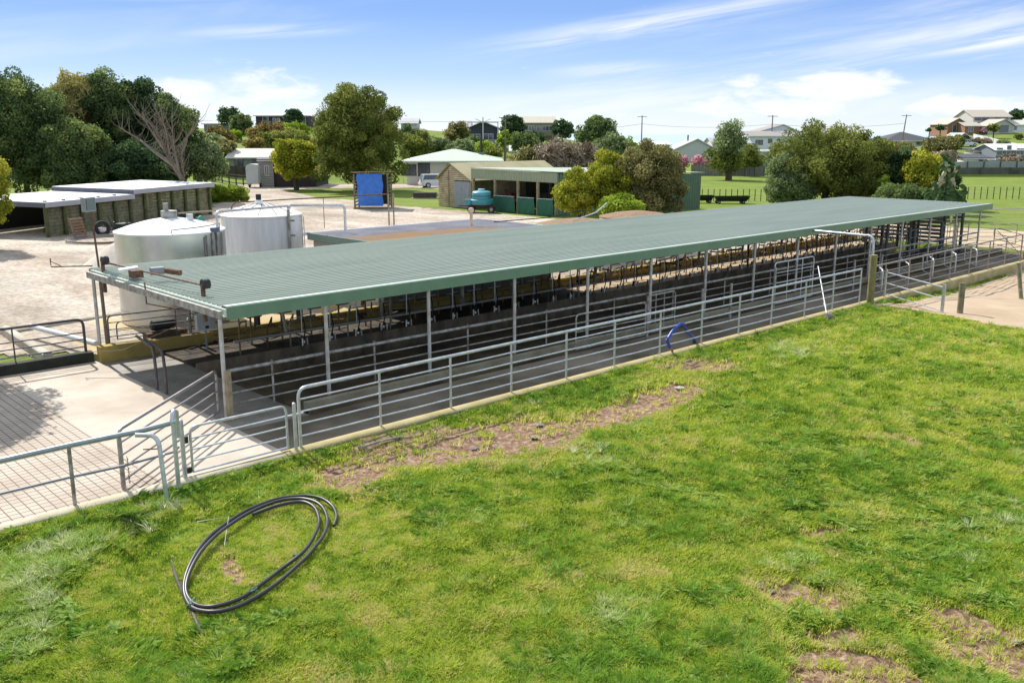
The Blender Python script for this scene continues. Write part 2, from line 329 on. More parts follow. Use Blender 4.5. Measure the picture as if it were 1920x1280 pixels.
def dirt(x, y):
    m = np.zeros(x.shape)
    xw = x+.5*(fbm(x*1.6, y*1.6, 21, 3)-.5); yw = y+.5*(fbm(x*1.6+9, y*1.6, 22, 3)-.5)
    for (ax, ay), (bx, by), r in STRIPS:
        dx, dy = bx-ax, by-ay; t = np.clip(((xw-ax)*dx+(yw-ay)*dy)/(dx*dx+dy*dy), 0, 1)
        dd = np.hypot(xw-ax-t*dx, yw-ay-t*dy); m = np.maximum(m, np.clip(1.35-dd/r*.85, 0, 1))
    m = np.clip(m+.55*(fbm(x*2.5, y*2.5, 31, 4)-.5)*(m > 0), 0, 1)
    # thin bare spots scattered in the pasture
    sp = fbm(x*1.1, y*1.1, 41, 4); return np.maximum(m, np.clip((sp-.76)*7, 0, .5))
TRACK = gp([(1625,573),(1700,563),(1912,498),(2300,400),(2600,560),(1920,622),(1790,598),(1715,583)], -.1)
GRAVEL = gp([(-900,690),(-500,690),(-150,668),(190,664),(640,600),(1500,470),(1500,440),(1120,420),(1035,411),(900,398),(812,392),(775,389),(738,386),(728,374),(660,376),(600,372),(560,364),(525,357),(600,353.5),(735,354),(775,352.5),(840,356),(840,348),(780,346),(600,346),(592,351),(520,352),(478,346),(455,334),(436,334),(440,343),(425,350),(452,356),(452,371),(400,384),(395,392),(395,402),(92,444),(88,424),(-20,418),(-500,415),(-900,450)])
def track_mask(x, y): return inpoly(x, y, TRACK)
def jx(x, y, a=.5, s=0): return x+a*(fbm(x*.9, y*.9, 51+s, 3)-.5), y+a*(fbm(x*.9+40, y*.9, 52+s, 3)-.5)

# ------------------------------------------------------------------ the ground
def build_ground():
    Fs = [2.5]
    while Fs[-1] < 46: Fs.append(Fs[-1]+max(.05, Fs[-1]*.0062))
    while Fs[-1] < 420: Fs.append(Fs[-1]*(1.012 if Fs[-1] < 300 else 1.05))
    Fs = np.array(Fs); U = np.concatenate([np.linspace(-3, -.85, 16)[:-1], np.linspace(-.85, .85, 270), np.linspace(.85, 3, 16)[1:]])
    FF, UU = np.meshgrid(Fs, U, indexing='ij'); RR = FF*UU
    X = RR*RT[0]+FF*FW[0]; Y = RR*RT[1]+FF*FW[1]
    Z = terrain(X.ravel(), Y.ravel()); dm = dirt(X.ravel(), Y.ravel())*(FF.ravel() < 60)
    xr, yr = X.ravel(), Y.ravel(); Z = Z+np.clip(dm, 0, 1)*(FF.ravel() < 60)*(-.035+.10*(fbm(xr*1.3, yr*5.5, 95, 3)-.5)+.05*(fbm(xr*6, yr*6, 96, 2)-.5))
    nr, nc = X.shape; idx = np.arange(nr*nc).reshape(nr, nc)
    faces = np.stack([idx[:-1,:-1].ravel(), idx[:-1,1:].ravel(), idx[1:,1:].ravel(), idx[1:,:-1].ravel()], 1)
    me = bpy.data.meshes.new('ground'); me.vertices.add(nr*nc); me.vertices.foreach_set('co', np.stack([X.ravel(), Y.ravel(), Z], 1).ravel())
    me.loops.add(faces.size); me.loops.foreach_set('vertex_index', faces.ravel()); me.polygons.add(len(faces)); me.polygons.foreach_set('loop_start', np.arange(len(faces))*4); me.polygons.foreach_set('loop_total', np.full(len(faces), 4))
    me.polygons.foreach_set('use_smooth', np.ones(len(faces), bool)); me.update(calc_edges=True)
    a = me.attributes.new('dirt', 'FLOAT', 'POINT'); a.data.foreach_set('value', dm.astype(np.float32))
    me.materials.append(ground_mat()); o = bpy.data.objects.new('ground', me); COL.objects.link(o); tag(o, kind='structure')
build_ground()
q = [rf(r, f) for r, f in ((-9000, 330), (9000, 330), (9000, 9000), (-9000, 9000))]
tag(MB().poly([(x, y, -2.) for x, y in q]).build('sea', mat('hazy_sea', (.42,.52,.62), .5, 0, .08, .01)), kind='structure')
def sheet(name, poly, step, m, dz, jit=.4, zf=None):
    xs = [p[0] for p in poly]; ys = [p[1] for p in poly]; gx = np.arange(min(xs), max(xs)+step, step); gy = np.arange(min(ys), max(ys)+step, step)
    A, B = np.meshgrid(gx, gy, indexing='ij'); cx = (A[:-1,:-1]+step/2); cy = (B[:-1,:-1]+step/2); jxx, jyy = jx(cx, cy, jit)
    keep = inpoly(jxx, jyy, poly); idx = np.arange(A.size).reshape(A.shape)
    f = np.stack([idx[:-1,:-1][keep], idx[1:,:-1][keep], idx[1:,1:][keep], idx[:-1,1:][keep]], 1); used = np.unique(f); rem = np.full(A.size, -1); rem[used] = np.arange(len(used))
    X = A.ravel()[used]; Y = B.ravel()[used]; Z = (terrain(X, Y) if zf is None else zf(X, Y))+dz
    b = MB(); b.v = [tuple(q) for q in np.stack([X, Y, Z], 1).tolist()]; b.f = [tuple(q) for q in rem[f].tolist()]; b.sm = [True]*len(b.f)
    o = b.build(name, m); tag(o, kind='structure'); return o
sheet('gravel_yard', GRAVEL, .5, gravel, .03, .9, lambda X, Y: np.zeros_like(X)+.02*fbm(X/3, Y/3, 3, 2))
sheet('concrete_track', TRACK, .25, mat('track_concrete', (.50,.38,.26), .85, 0, .2, .5, (.40,.29,.18), .15, 25), .05, .15)

# concrete around the dairy
def grooved():
    m = mat('grooved_concrete', (.56,.48,.39), .85, 0, .2, .5, (.38,.31,.24), 0); nt = m.node_tree; N = nt.nodes; L = nt.links; b = N['Principled BSDF']; base = b.inputs['Base Color'].links[0].from_socket
    tc = N.new('ShaderNodeTexCoord'); sp = N.new('ShaderNodeSeparateXYZ'); L.new(tc.outputs['Object'], sp.inputs[0]); hs = []
    for ax in (0, 1):
        a = N.new('ShaderNodeMath'); a.operation = 'MULTIPLY'; a.inputs[1].default_value = 1/.19; L.new(sp.outputs[ax], a.inputs[0])
        f = N.new('ShaderNodeMath'); f.operation = 'PINGPONG'; f.inputs[1].default_value = .5; L.new(a.outputs[0], f.inputs[0])
        g = N.new('ShaderNodeMath'); g.operation = 'LESS_THAN'; g.inputs[1].default_value = .055; L.new(f.outputs[0], g.inputs[0]); hs.append(g.outputs[0])
    mxx = N.new('ShaderNodeMath'); mxx.operation = 'MAXIMUM'; L.new(hs[0], mxx.inputs[0]); L.new(hs[1], mxx.inputs[1])
    x = N.new('ShaderNodeMix'); x.data_type = 'RGBA'; L.new(mxx.outputs[0], x.inputs[0]); L.new(base, x.inputs[6]); x.inputs[7].default_value = (.17,.125,.09,1); L.new(x.outputs[2], b.inputs['Base Color'])
    bp = N.new('ShaderNodeBump'); bp.invert = True; bp.inputs['Strength'].default_value = .8; bp.inputs['Distance'].default_value = .015; L.new(mxx.outputs[0], bp.inputs['Height']); L.new(bp.outputs[0], b.inputs['Normal'])
    return m
def slab(name, a, b, m): return tag(MB().box(a, b).build(name, m), kind='structure')
slab('concrete_yard', (-30,17.12,-.5), (6.70,28.3,-.02), grooved())
slab('concrete_yard', (6.70,17.12,-.5), (9.36,28.3,-.024), mat('smooth_concrete', (.60,.52,.43), .85, 0, .15, .5, (.43,.36,.28), .15, 30))
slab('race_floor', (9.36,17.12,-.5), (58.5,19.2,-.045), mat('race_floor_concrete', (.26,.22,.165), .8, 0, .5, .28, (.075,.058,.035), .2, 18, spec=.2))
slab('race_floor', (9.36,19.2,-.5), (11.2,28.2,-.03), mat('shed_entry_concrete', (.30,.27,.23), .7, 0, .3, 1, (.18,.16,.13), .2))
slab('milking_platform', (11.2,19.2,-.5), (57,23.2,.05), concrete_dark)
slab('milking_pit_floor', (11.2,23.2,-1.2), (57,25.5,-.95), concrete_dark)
slab('milking_platform', (11.2,25.5,-1.0), (29.2,28.0,.05), mat('shaded_platform_concrete', (.11,.085,.06), .85, 0, .5, 1.5, (.03,.025,.02), .3, spec=.2))  # deep shade on this stretch is painted into the near-black concrete colour
slab('milking_platform', (29.2,25.5,-1.0), (57,28.0,.05), mat('sunny_platform_concrete', (.58,.45,.29), .8, 0, .5, 1.5, (.36,.27,.17), .3))  # same platform, sunlight painted in as a paler, warmer colour
slab('concrete_apron', (30.5,28.75,-.4), (60,34.5,.035), mat('warm_concrete', (.56,.45,.30), .85, 0, .2, .8, (.46,.35,.22), .2))
slab('concrete_apron', (9.6,28.75,-.4), (19.6,36.2,.04), apron_m)
slab('concrete_yard', (58.5,17.12,-.5), (70,34.5,.02), mat('warm_concrete', (0,0,0)))
# rounded kerbs
def kerb(name, pts, wd, z1, z0, m, label=None):
    b = MB(); prof = [(-wd/2, z0), (-wd/2, z1-.05), (-wd/2+.03, z1-.015), (0, z1+.012), (wd/2-.03, z1-.015), (wd/2, z1-.05), (wd/2, z0)]
    (x0, y0), (x1, y1) = pts; d = Vector((x1-x0, y1-y0, 0)); n = max(1, int(d.length/1.2)); d.normalize(); e = Vector((d.y, -d.x, 0)); vs = []
    random.seed(int(x0*7+y1))
    for i in range(n+1):
        c = Vector((x0, y0, 0)).lerp(Vector((x1, y1, 0)), i/n); j = random.uniform(-.012, .012)
        vs += [c+e*(a+j)+Vector((0, 0, z+j*.5)) for a, z in prof]
    k = len(prof); fs = [(i*k+q, i*k+q+1, (i+1)*k+q+1, (i+1)*k+q) for i in range(n) for q in range(k-1)]
    b.add(vs, fs, True); b.add(vs[:k], [tuple(range(k))]); b.add(vs[-k:], [tuple(range(k-1, -1, -1))])
    return tag(b.build(name, m), kind='structure')
kerb('kerb', [(9.3,17.03),(54.2,17.03)], .34, .02, -.7, concrete_kerb)
kerb('kerb', [(-30,17.03),(9.29,17.03)], .32, .012, -.6, mat('cream_kerb_concrete', (.62,.55,.40), .85, 0, .25, 1.2, (.40,.35,.22), .3, 30))
kerb('kerb', [(-30,28.5),(9.3,28.5)], .4, .28, -.3, dark_moss)
kerb('kerb', [(8.2,28.9),(8.4,34.0)], .28, .34, -.3, concrete)
kerb('kerb', [(8.3,34.1),(18.5,36.3)], .3, .14, -.3, concrete)
# ------------------------------------------------------------------ milking shed
XA, XB, YA, YB, ZR = 9.65, 56.9, 20.0, 28.8, 2.70
POSTX = [9.52, 12.38] + [15.72+3.32*k for k in range(13)]
POSTX[-1] = 55.6
shed = thing('milking_shed', 'long open milking shed with a flat green ribbed steel roof on thin white posts', 'shed', (XA, YA, 0))
def rib_roof(x0, x1, y0, y1, z, pitch, hgt, seg=1, ztilt=0):
    b = MB(); n = int(round((y1-y0)/pitch)); prof = []
    for i in range(n):
        y = y0+i*pitch; prof += [(y, 0), (y+pitch*.62, 0), (y+pitch*.66, hgt), (y+pitch*.82, hgt), (y+pitch*.90, 0)]
    prof.append((y1, 0)); xs = [x0+(x1-x0)*k/seg for k in range(seg+1)]
    vs = [(x, y, z+h+ztilt*(y-y0)) for x in xs for y, h in prof]; k = len(prof)
    b.add(vs, [(i*k+q, (i+1)*k+q, (i+1)*k+q+1, i*k+q+1) for i in range(seg) for q in range(k-1)]); return b
roofm = mat('shed_roof_steel', (.47,.51,.42), .42, .0, .12, 1.0, (.37,.42,.34), spec=.4, stretch=(.16,2.2,1), lo=.3, hi=.7)
rib_roof(XA, XB, YA+.06, YB, ZR, .245, .036, 8).build('roof', roofm, shed)
# fascia in bays with joints
fm = green_steel; joints = [XA-.02, 20.4, 28.9, 37.2, 45.6, XB+.02]
for a, c in zip(joints[:-1], joints[1:]):
    MB().box((a+.006, YA-.03, ZR-.27), (c-.006, YA+.03, ZR+.035)).build('fascia', fm, shed)
MB().box((XA, YA+.031, ZR+.036), (XB, YA+.22, ZR+.048)).build('flashing', mat('pale_flashing', (.50,.56,.48), .5, .1, .15, 2), shed)
MB().box((XA-.05, YA+.0, ZR-.20), (XA-.005, YB, ZR-.015)).box((XA-.09, YA+.0, ZR-.20), (XA-.051, YB, ZR-.165)).box((XA-.02, YA+.3, ZR-.014), (XA+.015, YB-.2, ZR+.0)).build('barge_board', mat('pale_barge_steel', (.66,.74,.62), .5, .0, .12, 1.5), shed)
MB().box((XB+.005, YA, ZR-.20), (XB+.05, YB, ZR+.03)).build('barge_board', mat('pale_barge_steel', (.66,.74,.62), .5, .0, .12, 1.5), shed)
MB().box((XA-.06, YB+.001, ZR-.20), (XB+.05, YB+.06, ZR+.02)).build('gutter', green_steel, shed)
b = MB()
for x in POSTX: b.box((x-.04, YA+.06, ZR-.24), (x+.04, YB-.01, ZR-.06))
b.build('rafter', galv_old, shed)
b = MB()
for y in (21.2, 22.7, 24.2, 25.7, 27.2): b.box((XA+.03, y-.03, ZR-.055), (XB-.03, y+.03, ZR-.006))
b.build('purlin', galv_old, shed)
for i, x in enumerate(POSTX):
    MB().tube([(x, YA+.13, -.04), (x, YA+.13, ZR-.25)], .052, 10).build('post', post_paint, shed)
    if not (20.2 < x < 28.5): MB().tube([(x, YB-.45, -.04), (x, YB-.45, ZR-.25)], .05, 10).build('rear_post', post_paint if i == 0 else galv_old, shed)
    if i > 0:       # kinked stall brace hanging from each rafter
        MB().tube([(x+.3, 22.9, ZR-.2), (x+.35, 23.0, 1.9), (x+.62, 23.3, 1.15)], .045, 7).build('brace', galv_old, shed)
# low walls along the race and behind the cows
MB().box((11.2, 19.22, -.04), (57, 19.42, .25)).build('low_wall', mat('race_wall_concrete', (.30,.27,.19), .85, 0, .35, 1.2, (.18,.16,.10), .3), shed)
MB().box((11.21, 25.44, -.94), (57, 25.499, .10)).build('pit_wall', mat('pit_wall_render', (.34,.255,.155), .85, 0, .6, 1.4, (.13,.10,.065), .3, stretch=(1.6,1,.8)), shed)
MB().box((11.0, 28.02, -.3), (57, 28.26, .40)).build('rear_wall', moss, shed)
MB().box((9.4, 28.0, -.3), (10.99, 28.3, .45)).build('rear_wall', moss, shed)
# breast rail along the race between the posts
br = thing('race_rail', 'white pipe rail fixed between the front posts of the milking shed', 'railing', (9.6, 20.25, 0))
for z, r, x1 in ((1.13, .045, 56), (.84, .022, 56), (.57, .022, 56), (.30, .022, 14.2)):
    MB().tube([(9.62, 20.27, z), (x1, 20.27, z)], r, 8).build('rail', galv_old, br)
for x in [10.9]+[POSTX[i]+1.6 for i in range(1, 13)]:
    MB().tube([(x, 20.33, .05), (x, 20.33, 1.2)], .028, 8).build('rail_post', galv_old, br)
MB().tube([(9.62, 20.3, 1.13), (9.62, 20.3, 0)], .028, 8).build('rail_post', galv_old, br)
# milk line over the pit with hoses
ml = thing('milk_line', 'steel milk pipes running the length of the shed over the pit', 'pipework', (12, 23.2, 0))
MB().tube([(11.5, 23.55, 1.02), (55.5, 23.55, 1.02)], .04, 8).build('pipe', stainless, ml)
MB().tube([(12, 24.2, 2.12), (55.5, 24.2, 2.12)], .035, 8).build('pipe', galv_old, ml)
MB().tube([(12, 24.9, 2.25), (55.5, 24.9, 2.25)], .035, 8).build('pipe', darksteel, ml)
MB().tube([(21, 26.0, 1.95), (55.5, 26.0, 1.95)], .05, 8).build('pipe', darksteel, ml)
random.seed(4)
for x in np.arange(13, 55, .62):
    dx = random.uniform(-.25, .25); b = MB(); b.tube([(x, 24.0, 2.1), (x+dx*.5, 23.95, 1.75), (x+dx, 24.1, 1.7), (x+dx+.15, 24.4, 2.0)], .022, 5, cap=False)
    b.build('hose', rubber, ml)
# milking clusters, one thing each
def make_cluster():
    t = thing('milking_cluster', 'milking cup set hanging on a thin steel rod above the pit', 'milking cluster', (0, 0, 0), 0, 'milking clusters hanging in a row above the pit')
    MB().tube([(0, 0, 2.45), (0, 0, 1.0)], .018, 6).build('hanger', galv, t, False)
    MB().tube([(-.28, 0, 1.50), (.28, 0, 1.53)], .014, 6).build('crossbar', galv, t, False)
    MB().tube([(.03, -.03, 1.5), (.06, -.08, 1.1), (0, -.04, .78)], .02, 6, cap=False).build('milk_hose', rubber, t, False)
    MB().lathe((0, -.04, .68), [(0, 0), (.05, .01), (.065, .05), (.05, .1), (0, .12)], 10).build('claw', stainless, t, False)
    for sx, sy in ((-.09, -.06), (.09, -.06), (-.09, .05), (.09, .05)):
        MB().tube([(sx*.5, -.04+sy*.5, .76), (sx, -.04+sy, .86), (sx*1.1, -.04+sy*1.1, .66)], [.014, .028, .026], 6).build('teat_cup', darksteel if sy > 0 else stainless, t, False)
    return t
O_ = 'first second third fourth fifth sixth seventh eighth ninth tenth eleventh twelfth thirteenth fourteenth fifteenth sixteenth seventeenth eighteenth nineteenth twentieth'.split(); ORD = O_+['twenty-'+q for q in O_[:9]]+['thirtieth']+['thirty-'+q for q in O_[:9]]+['fortieth']+['forty-'+q for q in O_[:9]]
c0 = make_cluster(); xs = [13.6+.955*k for k in range(43)]
random.seed(8)
for i, x in enumerate(xs):
    o = c0 if i == 0 else copy_tree(c0); o['label'] = 'milking cup set on thin rod above pit, %s from near shed end' % ORD[i]; o.location = (x, 23.45, random.uniform(-.03, .03)); o.rotation_euler.z = random.uniform(-.25, .25)
ochre = mat('ochre_stained_steel', (.40,.27,.10), .8, .1, .5, 5, (.16,.10,.04))
# far stall rail: bars and zig-zag top
sr = thing('stall_rail', 'dark zigzag stall railing on the far platform inside the milking shed', 'railing', (13, 26.7, 0))
zz = []; x = 12.4; k = 0
while x < 56:
    zz += [(x, 26.55, 1.0), (x+.45, 26.55, 1.0), (x+.62, 26.75, 1.12), (x+.95, 26.75, 1.12)]; x += 1.1
MB().tube(zz, .024, 6).build('zigzag_rail', ochre, sr)
for z in (.55, 1.45, 1.78): MB().tube([(12.4, 26.8, z), (56, 26.8, z)], .022, 6).build('rail', rusty if z > 1.6 else ochre, sr)
for i, x in enumerate(np.arange(12.6, 56, 1.1)):
    MB().tube([(x, 26.8, .05), (x, 26.8, 2.45 if i % 2 else 1.5)], .032, 6).build('upright', ochre if i % 3 else galv_old, sr)
random.seed(12)
for x in np.arange(14, 55, .85):
    b = MB(); b.tube([(x, 26.2, 2.1), (x+.25, 26.1, 1.7), (x+.6, 26.3, 1.55), (x+.9, 26.2, 1.9)], .02, 5)
    b.build('bracket', rusty if random.random() < .5 else ochre, sr)
for (x, y, z, s, lb) in ((33.2, 25.4, 2.05, .14, 'middle'), (37.6, 25.4, 2.05, .14, 'farthest'), (29.8, 25.6, 2.1, .13, 'nearest')):
    t = thing('glass_milk_jar', lb+' of the three pale milk jars hung under the roof', 'jar', (x, y, z), 0, 'pale milk jars hung under the roof')
    MB().obox((x, y, z), (1, .2, 0), .02, .02, .02).lathe((x, y, z-.12), [(0, 0), (s*.8, .03), (s, .12), (s*.8, .22), (0, .26)], 14).build('jar', white_paint, t); MB().tube([(x, y, z+.1), (x, y, z+.5)], .015, 6).build('bracket', darksteel, t)
sf = thing('cow_stalls', 'rusty bent stall frames along the far side of the pit', 'stall frames', (13, 25.8, 0)); random.seed(44)
for x in np.arange(12.8, 56, .95):
    x += random.uniform(-.2, .2); j = random.uniform(-.1, .1); hh = random.uniform(-.25, .12); MB().tube([(x, 25.75, .05), (x, 25.75, .75+hh)]+corner((x, 25.75, .75+hh), (x+.05, 25.78, .98+hh), (x+.5+j, 26.2, 1.0+hh), .12)+[(x+.55+j, 26.35, .95), (x+.6+j, 26.5, .6)], .026, 6).build('frame', random.choice((ochre, galv_old, rusty)), sf)
MB().tube([(12.6, 25.75, .55), (56, 25.75, .55)], .022, 6).build('rail', ochre, sf)
for k in range(96):
    x = random.uniform(13, 20) if k < 16 else random.uniform(28.5, 55.5); y = random.uniform(25.9, 27.7); z = random.uniform(.35, 1.0)-.12*(y-26); dx = random.uniform(-1.4, 1.4); dz = random.uniform(-.3, .3)
    MB().tube([(x, y, z), (x+dx*.5, y+random.uniform(-.2, .2), z+dz*.3), (x+dx, y+random.uniform(-.4, .4), z+dz)], random.choice((.02, .03, .04, .055)), 6).build('tangled_pipe', random.choice((ochre, rusty, galv_old, rubber, darksteel)), sf)
# machinery at the near end
vt = thing('vacuum_tank', 'horizontal steel vacuum cylinder beside the rear wall at the near end of the shed', 'tank', (15.2, 27.7, .9))
MB().tube([(13.9, 27.7, 1.22), (13.97, 27.7, 1.22), (16.4, 27.7, 1.22), (16.47, 27.7, 1.22)], [.16, .23, .23, .16], 18).build('cylinder', stainless, vt)
MB().tube([(13.82, 27.7, 1.22), (13.95, 27.7, 1.22)], .27, 18).build('flange', white_paint, vt)
for x in (14.4, 16.0): MB().box((x-.04, 27.55, .4), (x+.04, 27.85, 1.02)).build('leg', darksteel, vt)
cb = thing('control_box', 'white electrical box on the rear wall at the near end of the shed', 'electrical box', (12.1, 27.2, .6))
MB().box((12.0, 26.95, .72), (12.62, 27.12, 1.22)).build('cabinet', mat('white_box_paint', (.62,.62,.60), .5, 0, .1, 3), cb)
MB().tube([(12.3, 27.05, .72), (12.3, 27.05, .05)], .03, 6).build('conduit', galv_old, cb); MB().box((12.25, 26.93, .78), (12.36, 26.949, .86)).build('lock', darksteel, cb)
vp = thing('vacuum_pump', 'dark motor and pump with pipes standing behind the vacuum cylinder', 'pump', (11.6, 28.6, 0))
MB().tube([(11.2, 28.6, .75), (11.25, 28.6, .75), (11.95, 28.6, .75), (12.0, 28.6, .75)], [.1, .17, .17, .1], 14).build('motor', darksteel, vp)
MB().box((11.0, 28.4, .3), (12.3, 28.8, .55)).build('frame', rusty, vp); MB().tube(corner((12.2, 28.6, .8), (12.6, 28.6, .8), (12.6, 28.6, 1.6), .2)+[(12.6, 28.6, 1.9)], .05, 8).build('pipe', galv, vp)
# backing-gate drive on the near roof edge
gd = thing('backing_gate_drive', 'rusty gate drive shaft with motor and pulleys along the near roof edge', 'gate motor', (10.0, 24.5, 2.7))
MB().tube([(9.75, 28.2, 2.98), (10.0, 21.9, 2.98)], .025, 8).build('drive_shaft', rusty, gd)
for (x, y, s) in ((9.78, 27.9, 1), (10.0, 21.75, 1.0)):
    MB().box((x-.14, y-.05, 2.1), (x-.06, y+.05, 3.02)).build('bracket', rusty, gd)
    MB().tube([(x-.12, y, 3.04), (x+.06, y, 3.04)], .13, 16).build('pulley', darksteel, gd)
MB().tube([(9.9, 24.95, 3.02), (10.25, 24.9, 3.02)], .11, 14).build('motor', mat('grey_cast_iron', (.30,.30,.32), .5, .5, .3, 5), gd)
MB().obox((9.7, 26.0, 3.0), (1, -.3, .1), .5, .34, .06).build('cover', white_roof, gd); MB().obox((9.75, 25.6, 2.9), (1, 0, 0), .3, .3, .2).build('gearbox', rusty, gd)
MB().tube([(10.25, 24.9, 3.02), (10.5, 24.4, 2.98)], .08, 10).build('coupling', rusty, gd)
MB().tube([(9.5, 24.4, 2.82), (9.5, 24.4, 2.25), (9.6, 22.1, 2.35)], .02, 6).build('chain_guide', rusty, gd)
MB().tube([(9.62, 28.6, 2.82), (8.7, 29.4, 2.8), (8.7, 29.4, 3.05)], .02, 6).tube([(8.95, 29.17, 2.8), (8.7, 29.4, 2.97)], .012, 5).build('stay', rusty, gd)
# floodlight on a thin pole
lp = thing('floodlight_pole', 'thin rusty pole with a square floodlight beside the rear near corner of the shed', 'floodlight', (9.95, 29.0, 0))
MB().tube([(9.95, 28.95, 0), (9.93, 28.97, 2.7)], .055, 8).build('post', mat('brown_post', (.30,.24,.17), .8, .1, .3, 5), lp)
MB().tube([(9.93, 28.97, 2.7), (9.86, 28.95, 4.45)], .032, 8).build('pole', rusty, lp)
MB().obox((9.80, 28.95, 4.62), (.85, .52, 0), .44, .16, .42).build('lamp_housing', mat('grey_lamp_body', (.35,.36,.37), .5, .3, .2, 4), lp)
MB().obox((9.846, 28.866, 4.62), (.85, .52, 0), .37, .012, .34).build('lamp_glass', glass, lp)
# extra drop pipe at far end over the gate
# ------------------------------------------------------------------ pipe fences and gates
def pf(name, label, cat, p0, posts, z0, ztop, rails, group=None, start=True, end=False, m=galv, pr=.03, tr=.038, rr=.02, mp=None):
    """straight pipe fence: p0 origin, posts = list of ground points; rails = heights"""
    t = thing(name, label, cat, p0, 0, group); P = [Vector((x, y, 0)) for x, y in posts]; top = []
    hz = lambda v, q: Vector((v.x, v.y, q))
    A, B = P[0], P[-1]; d = (B-A).normalized()
    zt = lambda v: ztop if not isinstance(ztop, tuple) else ztop[0]+(ztop[1]-ztop[0])*((v-A).length/(B-A).length)
    if start: top += [hz(A, z0)]+corner(hz(A, z0), hz(A, zt(A)), hz(A+d, zt(A)), .22)
    else: top.append(hz(A, zt(A)))
    if end: top += corner(hz(B-d, zt(B)), hz(B, zt(B)), hz(B, z0), .22)+[hz(B, z0)]
    else: top.append(hz(B, zt(B)))
    MB().tube(top, tr, 10).build('top_rail', m, t)
    for z in rails:
        k = z/(ztop if not isinstance(ztop, tuple) else ztop[0]); b = MB()
        pts = []
        for i, v in enumerate(P):
            pts.append(hz(v, z0+(zt(v)-z0)*k))
            if i < len(P)-1: pts.append(hz((v+P[i+1])/2, z0+(zt((v+P[i+1])/2)-z0)*k-.008))
        b.tube(pts, rr, 8).build('rail', m, t)
    for i, v in enumerate(P[(1 if start else 0):(len(P)-1 if end else len(P))]):
        MB().tube([hz(v, z0), hz(v, zt(v))], pr, 8).build('post', mp or m, t)
    return t
RAILS = (1.10, .82, .55, .27)
FX = [9.72, 11.84, 13.96, 16.02, 18.12, 20.17, 22.32, 24.5, 26.65, 28.7, 31.0, 33.1, 35.3, 35.75]
pf('pipe_fence', 'long galvanised five-rail pipe fence on the kerb in front of the milking shed', 'fence', (9.72, 17.06, 0), [(x, 17.06) for x in FX[:-1]], 0, (1.35, 1.40), RAILS, end=False)
FX2 = [36.1, 37.45, 39.7, 42.0, 44.15, 46.45, 48.85, 51.1, 53.4]
pf('pipe_fence', 'far pipe fence section on the mossy kerb beyond the tall timber gate post', 'fence', (36.1, 17.06, 0), [(x, 17.06) for x in FX2], 0, (1.40, 1.45), RAILS, m=mat('weathered_pipe', (.40,.38,.34), .5, .6, .3, 5, (.28,.22,.16)), end=True)
# near gate and its posts
def gate(name, label, a, c, z0, z1, nr, m=galv, group=None, r=.028, diag=False, cat='gate', stile=None):
    A = Vector((a[0], a[1], 0)); B = Vector((c[0], c[1], 0)); t = thing(name, label, cat, (A.x, A.y, 0), 0, group); d = (B-A).normalized(); hz = lambda v, q: Vector((v.x, v.y, q))
    loop = [hz(A, z0)]+corner(hz(A, z0), hz(A, z1), hz(A+d, z1), .16)+corner(hz(B-d, z1), hz(B, z1), hz(B, z0), .16)+[hz(B, z0)]
    MB().tube(loop, r, 9).tube([hz(A, z0), hz(B, z0)], r*.8, 8).build('frame', m, t)
    for i in range(1, nr): z = z0+(z1-z0)*i/nr; MB().tube([hz(A, z), hz((A+B)/2, z-.006), hz(B, z)], r*.68, 7).build('rail', m, t)
    if stile:
        for k in stile: MB().tube([hz(A+(B-A)*k, z0), hz(A+(B-A)*k, z1)], r*.7, 7).build('stile', m, t)
    if diag: MB().tube([hz(A, z0+.04), hz(B, z1-.04)], r*.68, 7).build('brace', m, t)
    return t
g = gate('pipe_gate', 'short galvanised gate closing the yard between the gate posts and the long fence', (7.28, 17.08), (9.42, 17.08), .08, 1.02, 4)
MB().obox((7.18, 17.08, .78), (0,0,1), .14, .09, .07).build('hinge', darksteel, g); MB().obox((7.2, 17.08, .14), (0,0,1), .12, .08, .07).build('hinge', darksteel, g)
MB().tube([(9.42, 17.08, .78), (9.8, 17.02, .80)], .02, 6).lathe((9.6, 17.04, .76), [(0,0),(.04,.02),(.045,.05),(0,.09)], 8).build('latch', white_paint, g)
b = thing('gate_post', 'galvanised gate post at the end of the long fence, next to the near gate', 'post', (9.62, 17.06, 0)); MB().tube([(9.57, 17.0, -.25), (9.57, 17.0, 1.05)], .04, 10).build('tube', galv, b); MB().lathe((9.57, 17.0, 1.05), [(.04,0),(.03,.02),(0,.03)], 10).build('cap', galv, b)
b = thing('gate_post', 'tall galvanised post carrying the hinges of the near gate', 'post', (7.1, 17.05, 0)); MB().tube([(7.1, 17.05, -.1), (7.1, 17.05, 1.20)], .045, 10).build('tube', galv, b); MB().lathe((7.1, 17.05, 1.2), [(.045,0),(.03,.02),(0,.03)], 10).build('cap', galv, b)
b = thing('hooped_post', 'tallest galvanised post bent over at the top where the yard fences meet', 'post', (6.82, 16.75, 0))
MB().tube([(6.82, 16.72, -.25), (6.82, 16.74, 1.30)]+corner((6.82, 16.74, 1.30), (6.82, 16.75, 1.48), (6.98, 16.95, 1.50), .12)+[(6.98, 16.93, 1.44), (6.99, 16.96, .9)], .043, 10).build('tube', galv, b)
MB().tube([(6.78, 16.74, 1.32), (6.86, 16.74, 1.32)], .055, 10).build('clamp', galv, b)
b = thing('end_hoop', 'bent galvanised end pipe standing in the grass at the end of the left fence', 'post', (6.38, 16.3, 0))
MB().tube([(6.40, 16.27, -.25), (6.36, 16.33, 1.05)]+corner((6.36, 16.33, 1.05), (6.34, 16.4, 1.22), (6.1, 16.6, 1.26), .12)+[(6.05, 16.62, 1.25)], .042, 10).build('tube', galv, b)
